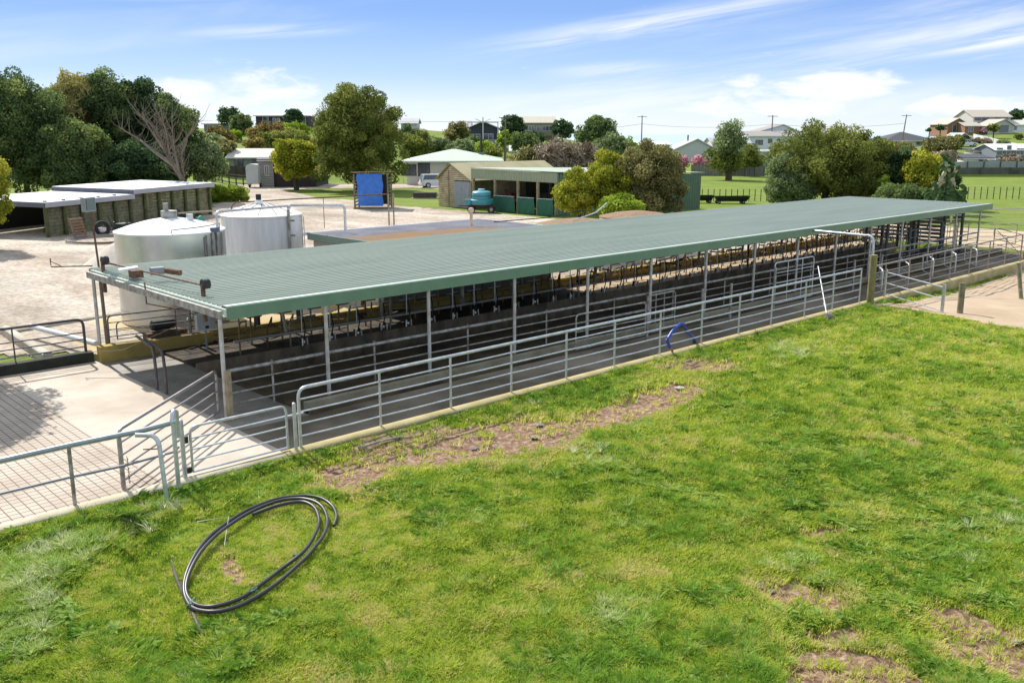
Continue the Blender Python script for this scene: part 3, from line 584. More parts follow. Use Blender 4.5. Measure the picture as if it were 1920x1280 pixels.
MB().tube([(6.375, 16.3, .82), (6.375, 16.3, .88)], .056, 10).build('clamp', galv, b); MB().tube([(6.1, 16.45, 1.0), (6.38, 16.33, .98)], .012, 6).build('pin', rusty, b)
# left fence
lf = thing('pipe_fence', 'two-rail galvanised pipe fence along the left edge of the grooved yard', 'fence', (5.0, 17.0, 0))
tl = [(-25, 17.2, 1.12), (3.0, 17.17, 1.13), (5.03, 17.13, 1.16), (6.3, 16.95, 1.2), (6.95, 16.98, 1.22)]
MB().tube(tl, .052, 10).build('top_rail', mat('blue_grey_pipe', (.36,.40,.42), .45, .6, .2, 5), lf)
MB().tube([(-25, 17.2, .52), (5.03, 17.13, .56), (5.9, 17.0, .58), (6.9, 17.0, .62), (7.02, 17.05, .68)], .028, 8).build('rail', mat('dull_pipe', (.26,.27,.29), .5, .5, .2, 5), lf)
for x in (5.03, 2.2, -.6, -3.5, -6.5): MB().tube([(x, 17.14, 0), (x, 17.14, 1.14)], .036, 9).build('post', galv_old, lf)
# inner swinging gate from the gate post back to the shed corner
ig = gate('pipe_gate', 'long galvanised gate swung diagonally across the concrete yard to the shed corner', (6.02, 17.4), (9.45, 20.4), .14, 1.16, 4, r=.034, m=mat('pinkish_galvanised', (.40,.37,.36), .5, .6, .25, 5))
MB().tube([(6.02, 17.4, 0.0), (6.02, 17.4, 1.0)], .045, 10).build('heel_post', galv_old, ig)
b = thing('chain', 'rusty chain hanging from the heel of the diagonal yard gate', 'chain', (6.15, 17.4, 0))
for i in range(12): MB().obox((6.14+.012*(i % 2), 17.42, .58-i*.047), (0,0,1), .05, .018 if i % 2 else .006, .006 if i % 2 else .018).build('link', rusty, b)
# bent hoops by the yard edge
for i, (x, y) in enumerate(((9.40, 23.92), (9.42, 23.36))):
    o = MB().tube([(x, y, -.02)]+[(x, y, .62)]+corner((x, y, .62), (x+.05, y+.15, .86), (x+.5, y+1.3, .92), .2)+[(x+.35, y+1.0, .92), (x+.55, y+2.6, .95)], .042, 9).build('bent_hoop', mat('brown_pipe', (.16,.13,.115), .6, .3, .4, 5), None)
    tag(o, ('bent brown pipe hoop at the entry edge, the one nearer the rear kerb' if i == 0 else 'bent brown pipe hoop at the entry edge, the one nearer the camera'), 'hoop rail', 'bent pipe hoops at the shed entry')
# shed corner post doubled timber
b = thing('timber_post', 'brown timber post beside the front corner post of the shed', 'post', (9.72, 20.0, 0)); MB().box((9.50, 19.96, -.05), (9.62, 20.07, 1.2)).build('timber', wood_pale, b)
# rear gates
pf('pipe_fence', 'dark pipe fence on the rear kerb running left from the shed corner', 'fence', (9.2, 28.45, 0), [(9.15, 28.5), (7.2, 28.5), (5.2, 28.5), (2, 28.5), (-2, 28.5)], .30, 1.28, (.75, .48, .18), start=True, m=mat('dark_pipe', (.10,.10,.12), .5, .5, .3, 5), pr=.022, tr=.04, rr=.02)
gate('pipe_gate', 'dark galvanised gate at the rear of the shed entry in front of the tanks', (9.85, 28.45), (13.9, 28.0), .2, 1.28, 5, m=mat('dark_galvanised', (.15,.145,.14), .5, .5, .3, 5), r=.024, stile=(.5,))
gate('pipe_gate', 'second dark gate leaning behind the first one at the shed entry', (10.2, 28.75), (13.6, 28.6), .45, 1.0, 2, m=mat('dark_galvanised', (0,0,0)), r=.02)
tag(MB().tube([(8.9, 32.9, .42), (9.55, 28.75, .42)], .085, 12).build('downpipe', white_paint), 'white plastic pipe lying from the gravel to the rear near corner of the shed', 'pipe')
tr = thing('water_trough', 'round dark water trough on the gravel at the left edge', 'trough', (6.6, 29.9, 0)); x, y = 5.9, 31.2
MB().lathe((x, y, 0), [(.95, .0), (1.05, .5), (1.1, .55), (1.03, .56), (.98, .42)], 28).build('basin', mat('dark_trough', (.09,.10,.09), .8, 0, .3, 4), tr); MB().lathe((x, y, .40), [(0, 0), (.985, .001)], 28).build('water', mat('trough_water', (.02,.03,.02), .06, 0, .2, 2), tr)
tag(MB().tube([(5.2, 29.0, .06), (7.6, 28.2, .45), (9.7, 27.0, .5), (12.0, 27.2, 1.1)], .01, 5).build('cable', mat('pale_cord', (.45,.42,.30), .7, 0, .1, 4)), 'thin pale cord stretched low across the rear yard corner', 'cord')

# ---- tall pipe gate post, timber post and blue bits in the far race
tp = thing('timber_gate_post', 'tall mossy timber gate post on the kerb in the middle of the fence', 'post', (35.9, 16.95, 0))
MB().tube([(35.72, 16.8, -.45), (35.72, 16.8, 1.95)], .14, 12).build('post', mat('mossy_timber', (.30,.24,.10), .85, 0, .4, 3, (.15,.15,.05), .3), tp)
op = thing('overhead_pipe', 'bright galvanised overhead pipe bent down from the shed eave to the timber post', 'pipe', (35.95, 16.95, 0))
MB().tube([(36.6, 20.0, 2.62), (36.0, 17.35, 2.66)]+corner((36.2, 18.0, 2.66), (35.95, 16.98, 2.68), (35.95, 16.95, 1.5), .3)+[(35.95, 16.95, .15)], .055, 10).build('pipe', galv, op)
MB().obox((35.85, 16.9, 1.75), (1, 0, 0), .3, .12, .18).build('clamp', darksteel, op)
def plain_gate(label, a, c, z1=1.2, nr=4, m=galv, diag=False, stile=None, group=None, r=.026, z0=.12): return gate('pipe_gate', label, a, c, z0, z1, nr, m=m, diag=diag, stile=stile, group=group, r=r)
plain_gate('galvanised gate swung open in the race just left of the blue hose', (20.6, 19.0), (23.9, 18.9), 1.22, 4, m=galv_old)
plain_gate('galvanised gate leaning behind the tall hinge posts right of the blue hose', (24.1, 19.0), (25.7, 19.05), 1.38, 3, m=galv_old, stile=(.3, .6))
plain_gate('tall upright galvanised drafting gate in the race left of the timber post', (32.0, 19.0), (35.0, 19.0), 1.75, 4, stile=(.33, .7))
for i, (x, h) in enumerate(((24.0, 1.42), (27.1, 1.3), (28.9, 1.3), (31.9, 1.6), (38.4, 1.3), (41, 1.3))):
    tag(MB().tube([(x, 18.9, -.05), (x, 18.9, h)], .05, 10).build('race_post', galv_old), ['thick galvanised post where the two race gates meet', 'galvanised race post first right of the race gates', 'galvanised race post second right of the race gates', 'galvanised race post beside the tall drafting gate', 'galvanised race post just beyond the timber gate post', 'galvanised race post farthest along the race'][i], 'post', 'loose posts in the race')
st = thing('prop_stand', 'leaning pipe prop with a small wheel resting against the fence on the grass', 'prop', (31.5, 16.4, 0))
MB().tube([(31.55, 16.45, .12), (33.9, 18.2, 1.52)], .025, 8).build('pipe', galv, st); MB().tube([(31.44, 16.38, .10), (31.58, 16.30, .10)], .12, 16).build('wheel', galv_old, st); MB().tube([(32.0, 16.75, .3), (32.15, 16.9, .42)], .05, 8).build('collar', white_paint, st)
bh = thing('blue_hose', 'kinked blue hose hanging over the fence rail down to the kerb', 'hose', (24, 17.1, 0))
MB().tube([(22.75, 17.0, .18), (22.6, 17.0, .45), (22.85, 17.0, .68), (23.3, 17.03, .86), (23.5, 17.05, .82), (23.8, 17.12, .5), (24.25, 17.2, .25), (24.5, 17.3, .05), (24.9, 17.6, .0)], .05, 9).build('hose', bluehose, bh); MB().tube([(22.75, 17.0, .19), (22.9, 17.0, .04)], .04, 8).build('nozzle', mat('pink_fitting', (.45,.15,.12), .5), bh)
# zigzag exit stalls at the far end of the race
for k in range(5):
    x = 38.6+k*2.6
    o = plain_gate('short angled bar gate across the far race, %s beyond the timber gate post' % ORD[k], (x, 17.7), (x+1.9, 19.0), .95, 2, group='angled bar gates in the far race', r=.035)
# far-end drafting yard: posts and gates
random.seed(3)
for i, (x, y, h) in enumerate(((45.5, 20.8, 2.4), (47.5, 22, 2.4), (48.3, 20.9, 1.9), (50.2, 21.5, 2.4), (51.6, 20.6, 2.0), (52.4, 22.6, 2.4), (53.4, 21.2, 2.45), (54.2, 23, 2.4), (54.9, 20.8, 2.45), (55.2, 24.6, 2.45), (50.9, 24.5, 2.4))):
    tag(MB().tube([(x, y, 0), (x, y, h)], .085, 10).build('yard_post', mat('dark_blue_grey_post', (.13,.15,.15), .6, .2, .4, 3)), 'dark upright post under the far roof end, %s in from the near side' % ORD[i], 'post', 'dark posts under the far end of the roof')
for i, (a, c, h) in enumerate((((43.4, 20.9), (46.9, 21.4), 2.0), ((47.6, 20.9), (50.1, 21.1), 1.7), ((50.3, 21.9), (52.3, 22.5), 1.9), ((51.7, 20.7), (54.6, 20.9), 1.75), ((44, 24.8), (47.4, 25.6), 2.0), ((52.8, 23.6), (55.6, 24), 2.1), ((47.8, 25.2), (51.4, 26), 2.2))):
    o = plain_gate(['dull gate standing first before the dark posts', 'brown rusty gate between the first dark posts at the front', 'dull gate turned slightly away in the middle of the dark posts', 'brown rusty gate at the front right of the dark posts', 'dull gate behind the nearest dark posts on the far platform', 'brown rusty gate behind the last dark posts', 'dull gate at the back in front of the slatted crush panel'][i], a, c, h, 4, m=galv_old if i % 2 else mat('rusty_galvanised', (.30,.22,.17), .6, .4, .4, 4, (.18,.12,.09)), stile=(.4, .75), group='gates under the far end of the roof')
cr = thing('head_bail', 'grey slatted cattle crush panel at the far end of the shed', 'cattle crush', (56.5, 24, 0))
for z in np.arange(.4, 2.4, .22): MB().box((55.5, 22.0, z), (55.54, 27.0, z+.15)).build('slat', mat('grey_panel', (.36,.36,.36), .6, .3, .2, 3), cr)
MB().box((55.55, 22, 0), (55.65, 22.1, 2.5)).box((55.55, 26.9, 0), (55.65, 27, 2.5)).build('frame', darksteel, cr)
o = thing('feed_hopper', 'dark square hopper hanging over the far platform', 'hopper', (40.5, 25.5, 1.3)); MB().add([(39.9,25.1,2.2),(41.1,25.1,2.2),(41.1,26.1,2.2),(39.9,26.1,2.2),(40.1,25.3,1.5),(40.9,25.3,1.5),(40.9,25.9,1.5),(40.1,25.9,1.5)], [(0,1,2,3),(7,6,5,4),(0,4,5,1),(1,5,6,2),(2,6,7,3),(3,7,4,0)]).build('bin', mat('dark_green_bin', (.03,.045,.03), .6, 0, .3, 3), o); MB().tube([(40.5, 25.6, 1.5), (40.5, 25.6, .1)], .05, 8).build('chute', darksteel, o)
MB().tube([(40.0, 25.2, 2.2), (40.0, 25.2, 2.5)], .02, 6).tube([(41.0, 26, 2.2), (41.0, 26, 2.5)], .02, 6).build('hanger', darksteel, o)
# yards beyond the far end
pf('pipe_fence', 'pale rail fence crossing the paddock edge beyond the shed end', 'fence', (66, 23, 0), [(57.6, 27.5), (60.5, 26), (63, 24.6), (66, 22.9), (69, 21.2), (72, 19.5), (76, 17.2)], 0, 1.75, (1.42, 1.15, .8, .4), m=mat('pale_rail', (.46,.46,.38), .6, .3, .2, 4), start=False)
plain_gate('end gate with rounded corners right of the far kerb end', (54.0, 17.1), (57.2, 19.8), 1.35, 4, m=mat('rusty_galvanised', (0,0,0)), diag=True)
plain_gate('open gate on the far concrete yard behind the end gate', (57.8, 22.2), (60.5, 19.7), 1.35, 5, m=galv_old)
plain_gate('low dark gate standing beside the far shed corner', (57.2, 24.4), (60.2, 22.4), 1.3, 4, m=mat('dark_galvanised', (0,0,0)))
pr_ = thing('end_post', 'brown rusty gate post at the far kerb end', 'post', (54.0, 16.95, 0)); MB().tube([(54.0, 16.95, -.3), (54.0, 16.95, 1.5)], .05, 8).build('tube', rusty, pr_); MB().tube([(54.0, 16.95, 1.5), (53.6, 17.0, 1.5)], .03, 8).build('arm', galv, pr_)
# timber post, steel post and rails of the track gate
p = gnd(1805, 35.2); x, y = G(1800, 588, -.15)
tb = thing('timber_post', 'round brown timber strainer post on the grass at the track edge', 'post', (x, y, 0)); MB().tube([(x-.02, y, -.5), (x+.05, y+.04, 1.05)], .115, 14).build('post', wood, tb)
x2, y2 = x-.62, y+.45
sp_ = thing('steel_gate_post', 'square galvanised post just left of the round timber post', 'post', (x2, y2, 0)); MB().box((x2-.05, y2-.05, -.4), (x2+.05, y2+.05, 1.0)).build('tube', galv, sp_); MB().box((x2-.055, y2-.055, 1.001), (x2+.055, y2+.055, 1.02)).build('cap', galv, sp_)
tg = thing('track_gate', 'three-rail galvanised gate between the kerb fence and the square post on the track', 'gate', (x2, y2, 0))
for z0, z1 in ((.92, 1.12), (.45, .68), (.0, .22)): MB().tube([(x2, y2, z0-.02), (37.0, 16.8, z1)], .025, 8).build('rail', galv, tg)
MB().tube([(37.0, 16.8, .1), (37.0, 16.8, 1.25)], .03, 8).build('stile', galv, tg)
x3, y3 = G(1905, 555, -.4)
t3 = thing('leaning_post', 'leaning weathered post with pale wire at the right edge of the track', 'post', (x3, y3, 0)); MB().tube([(x3-.25, y3-.3, -.45), (x3+.1, y3+.1, 1.05)], .09, 10).build('post', wood, t3); MB().tube([(x3+.02, y3-.08, .2), (x3+.1, y3-.1, .6), (x3+.12, y3, .95)], .015, 6).build('wire', white_paint, t3)
for k, z in enumerate((.5, .9)):
    tag(MB().tube([(x, y, z), (x+4, y-5, z-.15)], .006, 4).build('wire', galv), 'upper fence wire running right from the timber post' if k else 'lower fence wire running right from the timber post', 'wire', 'fence wires')
# ------------------------------------------------------------------ milk room, tanks and pipes behind the shed
mr = thing('milk_room', 'low block milk room with a rust-stained grey ribbed roof behind the milking shed', 'building', (20, 28.9, 0))
def rust_roof():
    m = mat('rusty_roof_steel', (.46,.44,.45), .55, .1, .2, .8, (.34,.32,.33)); nt = m.node_tree; N = nt.nodes; L = nt.links; b = N['Principled BSDF']; base = b.inputs['Base Color'].links[0].from_socket
    tc = N.new('ShaderNodeTexCoord'); mp = N.new('ShaderNodeMapping'); mp.inputs['Scale'].default_value = (.35, 2.2, 1); L.new(tc.outputs['Object'], mp.inputs[0])
    n = N.new('ShaderNodeTexNoise'); n.inputs['Scale'].default_value = 1.3; n.inputs['Detail'].default_value = 6; L.new(mp.outputs[0], n.inputs[0])
    sp = N.new('ShaderNodeSeparateXYZ'); L.new(tc.outputs['Object'], sp.inputs[0])
    g = N.new('ShaderNodeMapRange'); g.inputs[1].default_value = 2.9; g.inputs[2].default_value = 1.6; L.new(sp.outputs[1], g.inputs[0])
    g2 = N.new('ShaderNodeMapRange'); g2.inputs[1].default_value = 8.6; g2.inputs[2].default_value = 6.2; L.new(sp.outputs[0], g2.inputs[0])
    a = N.new('ShaderNodeMath'); a.operation = 'MULTIPLY'; L.new(g.outputs[0], a.inputs[0]); L.new(g2.outputs[0], a.inputs[1])
    c = N.new('ShaderNodeMath'); c.operation = 'MULTIPLY_ADD'; c.inputs[1].default_value = .55; L.new(a.outputs[0], c.inputs[0]); L.new(n.outputs['Fac'], c.inputs[2])
    r = N.new('ShaderNodeMapRange'); r.inputs[1].default_value = .86; r.inputs[2].default_value = 1.12; L.new(c.outputs[0], r.inputs[0])
    x = N.new('ShaderNodeMix'); x.data_type = 'RGBA'; L.new(r.outputs[0], x.inputs[0]); L.new(base, x.inputs[6]); x.inputs[7].default_value = (.58,.35,.13,1); L.new(x.outputs[2], b.inputs['Base Color']); return m
MY = 33.3
rib_roof(19.85, 29.1, 28.92, MY, 2.68, .25, .035, 2).build('roof', rust_roof(), mr)
MB().box((19.6, MY+.01, 2.62), (29.2, MY+.07, 2.73)).box((29.11, 29.0, 2.60), (29.17, MY, 2.73)).build('edge_flashing', white_roof, mr)
MB().box((19.78, 28.95, 2.44), (19.84, MY, 2.72)).build('barge_board', green_pale, mr)
MB().box((20.0, 28.35, 0), (29.0, 28.55, 2.42)).build('front_wall', blockm, mr)
MB().box((20.0, 28.56, 0), (20.18, MY-.1, 2.42)).build('side_wall', ribbed('cream_ribbed_cladding', (.56,.53,.42), .2, 1), mr)
MB().box((20.19, MY-.3, 0), (29.0, MY-.1, 2.6)).box((28.8, 28.56, 0), (29.0, MY-.31, 2.6)).build('rear_wall', blockm, mr)
vx, vy = G(858, 455, 2.7)
vn = thing('roof_vent', 'pale cowled vent pipe rising from the rusty milk room roof', 'vent pipe', (26.0, 30.2, 2.7)); p = P3(862, 424, 41.5)
MB().tube([(26.6, 30.9, 2.68), (26.6, 30.9, 3.32)], .07, 10).build('pipe', mat('rust_stained_white', (.62,.50,.38), .6, 0, .3, 4), vn); MB().lathe((26.6, 30.9, 3.3), [(.07,0),(.11,.02),(.13,.12),(.09,.2),(0,.22)], 14).build('cowl', mat('rust_stained_white', (0,0,0)), vn)
tag(MB().tube([(28.4, 31.4, 2.74), (30.2, 29.6, 2.95), (31.6, 28.9, 3.25), (32.2, 29.2, 3.2), (32.2, 29.3, 2.9)], .025, 6).build('black_hose', rubber), 'thin black hose looping off the end of the milk room roof', 'hose')
tag(MB().tube([(31.6, 29.4, 2.74), (33.4, 29.6, 3.0), (34.6, 30.0, 3.35)], .03, 6).build('conduit', galv), 'thin grey conduit rising behind the shed roof in front of the brown tank tops', 'conduit')
# tanks
def tank(name, label, c, r, zt, za, body, top, mroof):
    t = thing(name, label, 'tank', (c[0], c[1], 0)); MB().lathe((c[0], c[1], 0), [(r, .06), (r, zt)], 72).lathe((c[0], c[1], 0), [(r+.015, .5), (r+.015, .53)], 72).build('tank_wall', body, t)
    prof = [(r+.02, zt-.03), (r+.02, zt+.02)]+[(r*(1-k/9), zt+.02+(za-zt)*(1-(1-k/9)**1.7)) for k in range(1, 10)]
    MB().lathe((c[0], c[1], 0), prof, 64).build('domed_roof', top, t); return t
ct = (13.88, 32.85); wt = (18.75, 35.1)
s1 = tank('milk_silo', 'shiny stainless steel milk silo with a white domed top', ct, 1.9, 3.28, 3.72, stainless, dome_white, None)
MB().lathe((ct[0], ct[1], 0), [(1.75, 0), (1.75, .1)], 40).build('base_ring', concrete_dark, s1)
def pv(c, r, a, z): return (c[0]+r*cos(a), c[1]+r*sin(a), z)
toCam = math.atan2(-ct[1], -ct[0])
for da, z0, z1, rr in ((.62,.6,3.15,.022),(.66,.6,3.2,.018),(.80,.3,3.3,.03),(.93,.3,3.35,.03),(1.12,.3,3.2,.022)):
    MB().tube([pv(ct, 1.93, toCam+da, z0), pv(ct, 1.93, toCam+da, z1)], rr, 7).build('pipe', galv_old, s1)
MB().tube([pv(ct, 1.75, toCam+.02, 3.3), pv(ct, 1.86, toCam+.02, 3.45)]+[pv(ct, 1.88, toCam+.02+k*.12, 3.46+k*.01) for k in range(1, 10)]+[pv(ct, 1.84, toCam+1.15, 3.35)], .02, 6).build('guard_rail', galv_old, s1)
MB().obox(pv(ct, 1.93, toCam+.88, 3.35), (1, -.2, 0), .32, .14, .16).build('control_box', mat('blue_grey_box', (.12,.15,.24), .5), s1)
MB().tube([(ct[0], ct[1], 3.7), (ct[0], ct[1], 3.98)], .28, 20).tube([(ct[0]-.1, ct[1], 3.98), (ct[0]-.1, ct[1], 4.25)], .09, 10).build('agitator', galv_old, s1)
MB().tube([(ct[0]+.55, ct[1]-.5, 3.62), (ct[0]+.55, ct[1]-.5, 3.85)], .12, 12).build('hatch', galv, s1)
MB().lathe((ct[0]+1.35, ct[1]+.35, 3.45), [(0,0),(.13,0),(.14,.12),(.08,.22),(0,.25)], 14).build('valve_cap', mat('teal_cap', (.03,.25,.20), .5), s1)
s2 = tank('water_tank', 'white painted round water tank with a steel ladder and tall riser pipe', wt, 1.63, 3.42, 3.85, tank_white, mat('off_white_dome', (.74,.71,.66), .6, 0, .12, 2), None)
tc2 = math.atan2(-wt[1], -wt[0])
MB().tube([(wt[0]-.1, wt[1], 3.8), (wt[0]-.1, wt[1], 4.02)], .16, 14).build('neck', dome_white, s2); MB().tube([(wt[0]-.1, wt[1], 4.0), (wt[0]-.1, wt[1], 4.25)], .11, 14).build('cap', rubber, s2)
b = MB()
for k in range(5):
    a = tc2+.9-k*.5; b.tube([pv(wt, 1.5, a, 3.50), pv(wt, .8, a+.1, 3.76), pv(wt, .3, a+.2, 3.88)], .012, 4)
b.build('tie_wires', darksteel, s2)
def riser(px, py0, py1, F, r, name, par, m=galv_old):
    a = P3(px, py0, F); c = P3(px, py1, F); c.x, c.y = a.x, a.y; return MB().tube([c, a], r, 8).build(name, m, par)
rp = math.atan2(-wt[1], -wt[0])+.66
MB().tube([pv(wt, 1.70, rp, .4), pv(wt, 1.70, rp, 3.7)], .06, 9).build('riser_pipe', galv_old, s2)
for z in (2.0, 2.65, 3.25): MB().obox(pv(wt, 1.72, rp+.06, z), (1, -1, 0), .28, .07, .07).build('bracket', galv_old, s2)
b = MB(); la = tc2+1.18
for k in (0, .16): b.tube([pv(wt, 1.72, la+k, 1.0), pv(wt, 1.72, la+k, 3.3), pv(wt, 1.6, la+k, 3.42)], .014, 6)
for z in np.arange(1.2, 3.3, .33): b.tube([pv(wt, 1.72, la, z), pv(wt, 1.72, la+.16, z)], .012, 5)
b.build('ladder', mat('ladder_steel', (.25,.27,.35), .5, .5), s2)
# overhead pipes
op2 = thing('overhead_pipe', 'grey pipe bridging from the stainless silo to the white tank', 'pipe', (ct[0]+1, ct[1]-1, 3.3))
q0 = Vector(pv(ct, 1.98, toCam+.93, 3.2)); q1 = Vector((q0.x, q0.y, 3.98)); q2 = Vector(pv(wt, 1.70, rp, 3.72)); q3 = Vector((q2.x, q2.y, 3.85))
MB().tube([q0]+corner(q0, q1, q3, .18)+corner(q1, q3, q2, .1)+[q2], .05, 8).build('pipe', galv, op2)
op3 = thing('overhead_pipe', 'galvanised pipe running right from the white tank and down to the milk room roof', 'pipe', (19.5, 33.8, 3.6))
e1 = P3(646, 385, 38.0); e2 = Vector((e1.x, e1.y, 2.7)); s0 = Vector((q2.x+.05, q2.y, 3.72)); s1_ = Vector((q2.x+.05, q2.y, e1.z+.05))
MB().tube([s0]+corner(s0, s1_, e1, .12)+corner(s1_, e1, e2, .18)+[e2], .055, 8).build('pipe', galv, op3)
op4 = thing('thin_pipe', 'long thin rusty pipe line carried over the yard from the white tank', 'pipe', (19, 36, 3.7))
a0 = P3(433, 400, 38.5); a1 = P3(436, 380, 38.5); a2 = P3(560, 373, 39.5); a3 = P3(728, 364, 41)
MB().tube([a0]+corner(a0, a1, a2, .2)+[a2, a3], .028, 7).build('pipe', rusty, op4); b0 = Vector((a2.x, a2.y, 0))
pm = P3(606, 371, 39.9); MB().tube([pm, (pm.x, pm.y, 2.7)], .014, 6).build('stay', rusty, op4)
MB().tube([P3(335, 400, 37), P3(433, 393, 38.5)], .03, 7).build('pipe', mat('tan_pipe', (.42,.33,.24), .7), op4)
tp2 = thing('timber_frame_post', 'pair of thin timber poles carrying the thin pipe line above the milk room', 'pole', (a3.x, a3.y, 0))
for dx in (0, .22): MB().tube([(a3.x+dx, a3.y-dx*.3, 2.0), (a3.x+dx, a3.y-dx*.3, a3.z+.02)], .035, 7).build('pole', wood_pale, tp2)
# round concrete tanks with brown tops
for i, (px, F, r, z) in enumerate(((1088, 49.5, 2.35, 1.93), (1196, 53.5, 2.2, 2.0))):
    p = P3(px, 400, F); t = thing('concrete_tank', ['round concrete tank with a brown gravelly top, the left of two behind the shed roof', 'round concrete tank with a brown gravelly top, the right of two behind the shed roof'][i], 'tank', (p.x, p.y, 0), 0, 'round tanks behind the shed')
    MB().lathe((p.x, p.y, 0), [(r, 0), (r, z)], 48).build('tank_wall', white_roof, t); MB().lathe((p.x, p.y, z), [(r+.03, -.06), (r+.03, .03), (r*.6, .22), (r*.2, .33), (0, .35)], 48).build('top', red_roof, t)
# gravel heap
hp = P3(236, 460, 47); b = MB(); b.lathe((hp.x+.3, hp.y+1.2, 0), [(2.1, -.02), (1.5, .42), (.8, .95), (.3, 1.2), (0, 1.25)], 40); tag(b.build('gravel_heap', mat('pale_gravel', (.60,.53,.44), .95, 0, .2, 3, bump=.5)), 'pale heap of gravel behind the stainless silo', 'gravel heap', kind='stuff')

# ------------------------------------------------------------------ timber bunker with white roofs
bk = thing('silage_bunker', 'long mossy timber plank bunker with two white flat roofs', 'shed', (*G(90, 445), 0))
A = Vector((*G(88, 446), 0)); B = Vector((*G(393, 403), 0)); d = (B-A).normalized(); nrm = Vector((-d.y, d.x, 0)); Lb = (B-A).length
wh = 2.35; 
b = MB(); nb = 7
for k in range(10): b.poly([A+d*0+Vector((0,0,k*.235+.01)), A+d*Lb+Vector((0,0,k*.235+.01)), A+d*Lb+Vector((0,0,k*.235+.225)), A+d*0+Vector((0,0,k*.235+.225))], .06+.01*(k % 2), nrm)
b.build('plank_wall', wood, bk)
for k in range(12):
    q = A+d*(Lb*k/11)-nrm*.14; MB().tube([q, q+Vector((0,0,2.42))], .13, 9).build('post', mat('mossy_post', (.13,.15,.05), .9, 0, .4, 3, (.06,.07,.03), .3), bk)
for (k0, k1, z, zt, off) in ((-.02, .46, 2.28, -.20, 0), (.455, 1.015, 2.62, -.18, 0)):
    q0 = A+d*Lb*k0-nrm*.45; q1 = A+d*Lb*k1-nrm*.45; D = nrm*7.2
    P = [q0+Vector((0,0,z)), q1+Vector((0,0,z)), q1+D+Vector((0,0,z+.12)), q0+D+Vector((0,0,z+.12))]
    MB().poly(P, .06).build('roof', white_roof, bk); MB().poly([q0-nrm*.02+Vector((0,0,z-.28)), q1-nrm*.02+Vector((0,0,z-.28)), q1-nrm*.02+Vector((0,0,z+.02)), q0-nrm*.02+Vector((0,0,z+.02))], .03, -nrm).build('fascia', grey_roof, bk)
    MB().poly([q0-d*.02+Vector((0,0,z-.28)), q0-d*.02+D+Vector((0,0,z-.16)), q0-d*.02+D+Vector((0,0,z+.14)), q0-d*.02+Vector((0,0,z+.02))], .03, -d).build('fascia', mat('dark_grey_trim', (.12,.13,.16), .6), bk)
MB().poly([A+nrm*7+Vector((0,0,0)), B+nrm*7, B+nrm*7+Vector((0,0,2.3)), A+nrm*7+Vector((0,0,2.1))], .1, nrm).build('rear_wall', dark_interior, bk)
def scrap(px, py, kind, label, cat):
    x, y = G(px, py)
    if kind == 'pallet':
        t = thing('pallet', label, cat, (x, y, 0)); b = MB()
        for k in range(7): q = Vector((x, y, .1+k*.19)); b.obox(q+nrm*(.05*k), d, 1.2, .10, .10)
        b.build('slats', mat('red_timber', (.32,.17,.11), .85, 0, .3, 3), t); MB().obox(Vector((x, y, .7))-d*.5+nrm*.2, (nrm*.3+Vector((0,0,1))), 1.4, .1, .07).obox(Vector((x, y, .7))+d*.5+nrm*.2, (nrm*.3+Vector((0,0,1))), 1.4, .1, .07).build('bearer', wood_pale, t)
    if kind == 'tyre':
        t = thing('tyre', label, cat, (x, y, 0)); MB().tube([(x+.4*cos(a), y+.1*sin(a), .45+.4*sin(a)) for a in np.linspace(0, 2*pi, 18)[:-1]], .13, 8, close=True).build('rubber', rubber, t); MB().lathe((x, y, .3), [(0, 0), (.24, .0), (.26,.2), (.0,.26)], 12).build('hub', white_paint, t)
    if kind == 'coil':
        b = MB(); random.seed(5)
        for k in range(5):
            r = 1.9+.12*k; b.tube([(x+r*cos(a)*1.0, y+r*sin(a)*1.0, .06+.03*k) for a in np.linspace(0, 2*pi, 40)[:-1]], .035, 6, close=True)
        tag(b.build('pipe_coil', mat('grey_brown_pipe', (.20,.17,.15), .6)), label, cat)
    if kind == 'junk':
        t = thing('scrap_machine', label, cat, (x, y, 0)); b = MB(); random.seed(px)
        for k in range(16):
            q = Vector((x, y, .1))+d*random.uniform(-1.2, 1.2)+nrm*random.uniform(-.1, .5); e = Vector((random.uniform(-1, 1), random.uniform(-1, 1), random.uniform(.2, 1))); b.tube([q, q+e*random.uniform(.5, 1.1)], random.choice((.02, .035, .05)), 6)
        b.build('frame', darksteel, t); MB().obox((x, y, .4), d, 1.0, .6, .5).build('body', mat('dark_green_paint', (.05,.07,.05), .6, 0, .4, 3), t)
scrap(152, 447, 'pallet', 'reddish wooden pallet leaning on the mossy plank wall', 'pallet')
scrap(193, 441, 'tyre', 'old tyre with a pale hub by the plank wall', 'tyre')
scrap(232, 436, 'junk', 'dark rake-like scrap machine at the foot of the plank wall', 'machine')
scrap(352, 416, 'junk', 'dark green machine beside the far end of the plank wall', 'machine')
scrap(200, 452, 'coil', 'loose coil of grey pipe lying on the gravel before the plank wall', 'pipe coil')
rp_ = thing('red_pipe', 'reddish pipe lying at the foot of the plank wall', 'pipe', (*G(275, 420), 0)); x, y = G(262, 432); MB().tube([Vector((x, y, .35)), Vector((x, y, .35))+d*5], .14, 10).build('tube', mat('reddish_paint', (.33,.14,.13), .6, 0, .3, 3), rp_); MB().obox(Vector((x, y, .1))+d*2, d, .3, .3, .2).build('chock', wood_dark, rp_)

